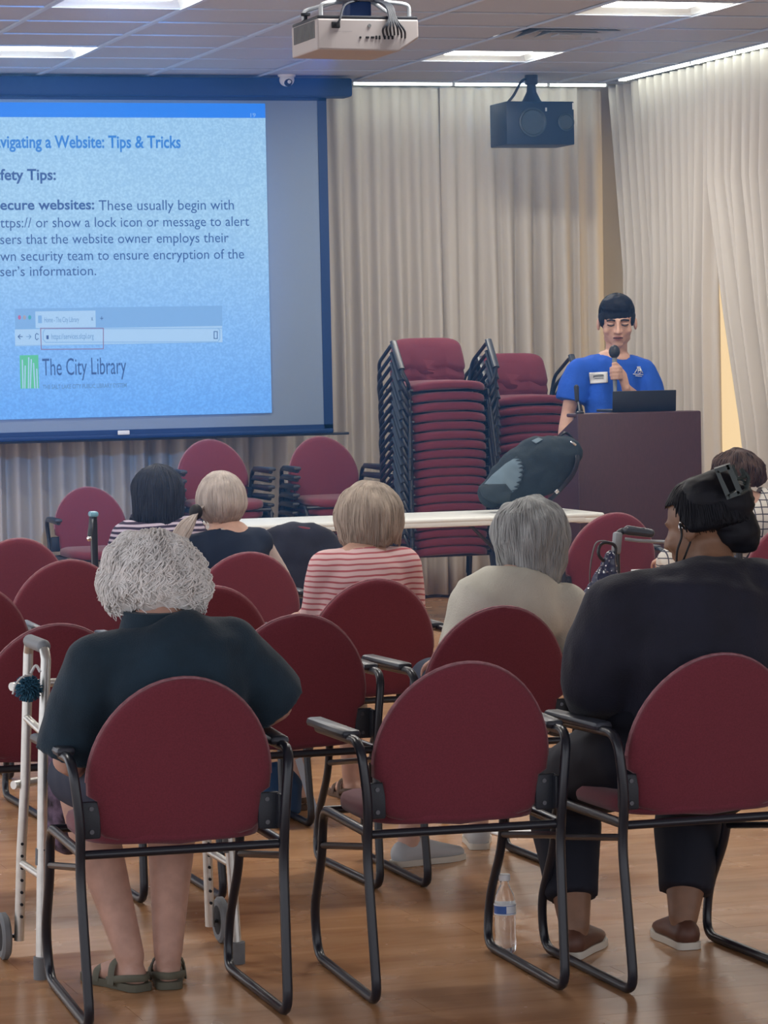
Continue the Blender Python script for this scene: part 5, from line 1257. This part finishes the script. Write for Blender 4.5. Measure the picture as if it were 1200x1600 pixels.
mb = MB(); mb.lathe((bx, byy, 0), [(.0281, .0975), (.0285, .098), (.0285, .1005), (.0281, .101)], 28); mb.lathe((bx, byy, 0), [(.0281, .121), (.0285, .1215), (.0285, .124), (.0281, .1245)], 28); mb.build('label_rim', mat('label_white', (.65, .68, .72), .4), lb_)
mb = MB(); mb.lathe((bx, byy, 0), [(.0145, .183), (.0148, .185), (.0148, .197), (.0135, .199), (.001, .199)], 24); mb.build('cap', M_WHITE, t)

# ------------------------------------------------------------------ tote and papers on the floor
a = atZ(440, 1278, 0); b = atY(438, 1198, a.y)
t = thing('tote_bag', 'dark blue tote bag with pale side on the floor under the third-row chair', 'bag', (a.x, a.y, 0))
mb = MB(); mb.tube([(a.x, a.y+.05, .02), (a.x, a.y+.05, .10), (a.x-.01, a.y+.05, b.z-.02)], [(.085, .06), (.088, .055), (.060, .03)], 16, True, xaxis=(1, 0, 0))
for v in mb.v: v.z = max(v.z, .003)
melt(mb, 'sack', mat('navy_tote', (.012, .05, .13), .7), t, .008, 3, disp=lambda co, no: no*.005*noise.noise(co*14))
mb = MB(); mb.prism([(a.x+.10, a.y-.02, .004), (a.x+.125, a.y-.02, .004), (a.x+.07, a.y-.01, .20), (a.x+.05, a.y-.01, .19)], (0, .006, 0)); mb.build('pale_side', mat('pale_card', (.45, .52, .60), .6), t, smooth=False)
a = atZ(795, 1302, 0); mb = MB(); mb.rbox((a.x+.05, a.y, .004), (.21, .16, .007), .002, rz=.1); tag(mb.build('paper_sheet', M_WHITE), 'white papers lying on the floor behind the empty front chair', 'paper')
a = atY(1018, 893, CPL[1]+.40); tb_ = MB(); tb_.rbox((a.x+.02, a.y, a.z), (.15, .20, .010), .003); tag(tb_.build('notepad', M_WHITE), 'white notepad held out beside the plaid sleeve', 'notepad')
# bluish scattering volume added to imitate lens glare
if GLARE_VEIL > 0:
    m = bpy.data.materials.new('thin_glare_veil'); m.use_nodes = True; nt = m.node_tree; nt.nodes.clear()
    out = nt.nodes.new('ShaderNodeOutputMaterial'); vs_ = nt.nodes.new('ShaderNodeVolumeScatter'); vs_.inputs['Density'].default_value = GLARE_VEIL; vs_.inputs['Color'].default_value = (.12, .40, 1, 1); vs_.inputs['Anisotropy'].default_value = .35
    nt.links.new(vs_.outputs[0], out.inputs['Volume'])
    mb = MB(); mb.box((3.2, 14.45, 1.62), (8.2, 9.3, 3.14)); o = mb.build('glare_veil', m, smooth=False); o['kind'] = 'stuff'; tag(o, 'added bluish volume imitating lens glare between projector and screen', 'glare_veil')
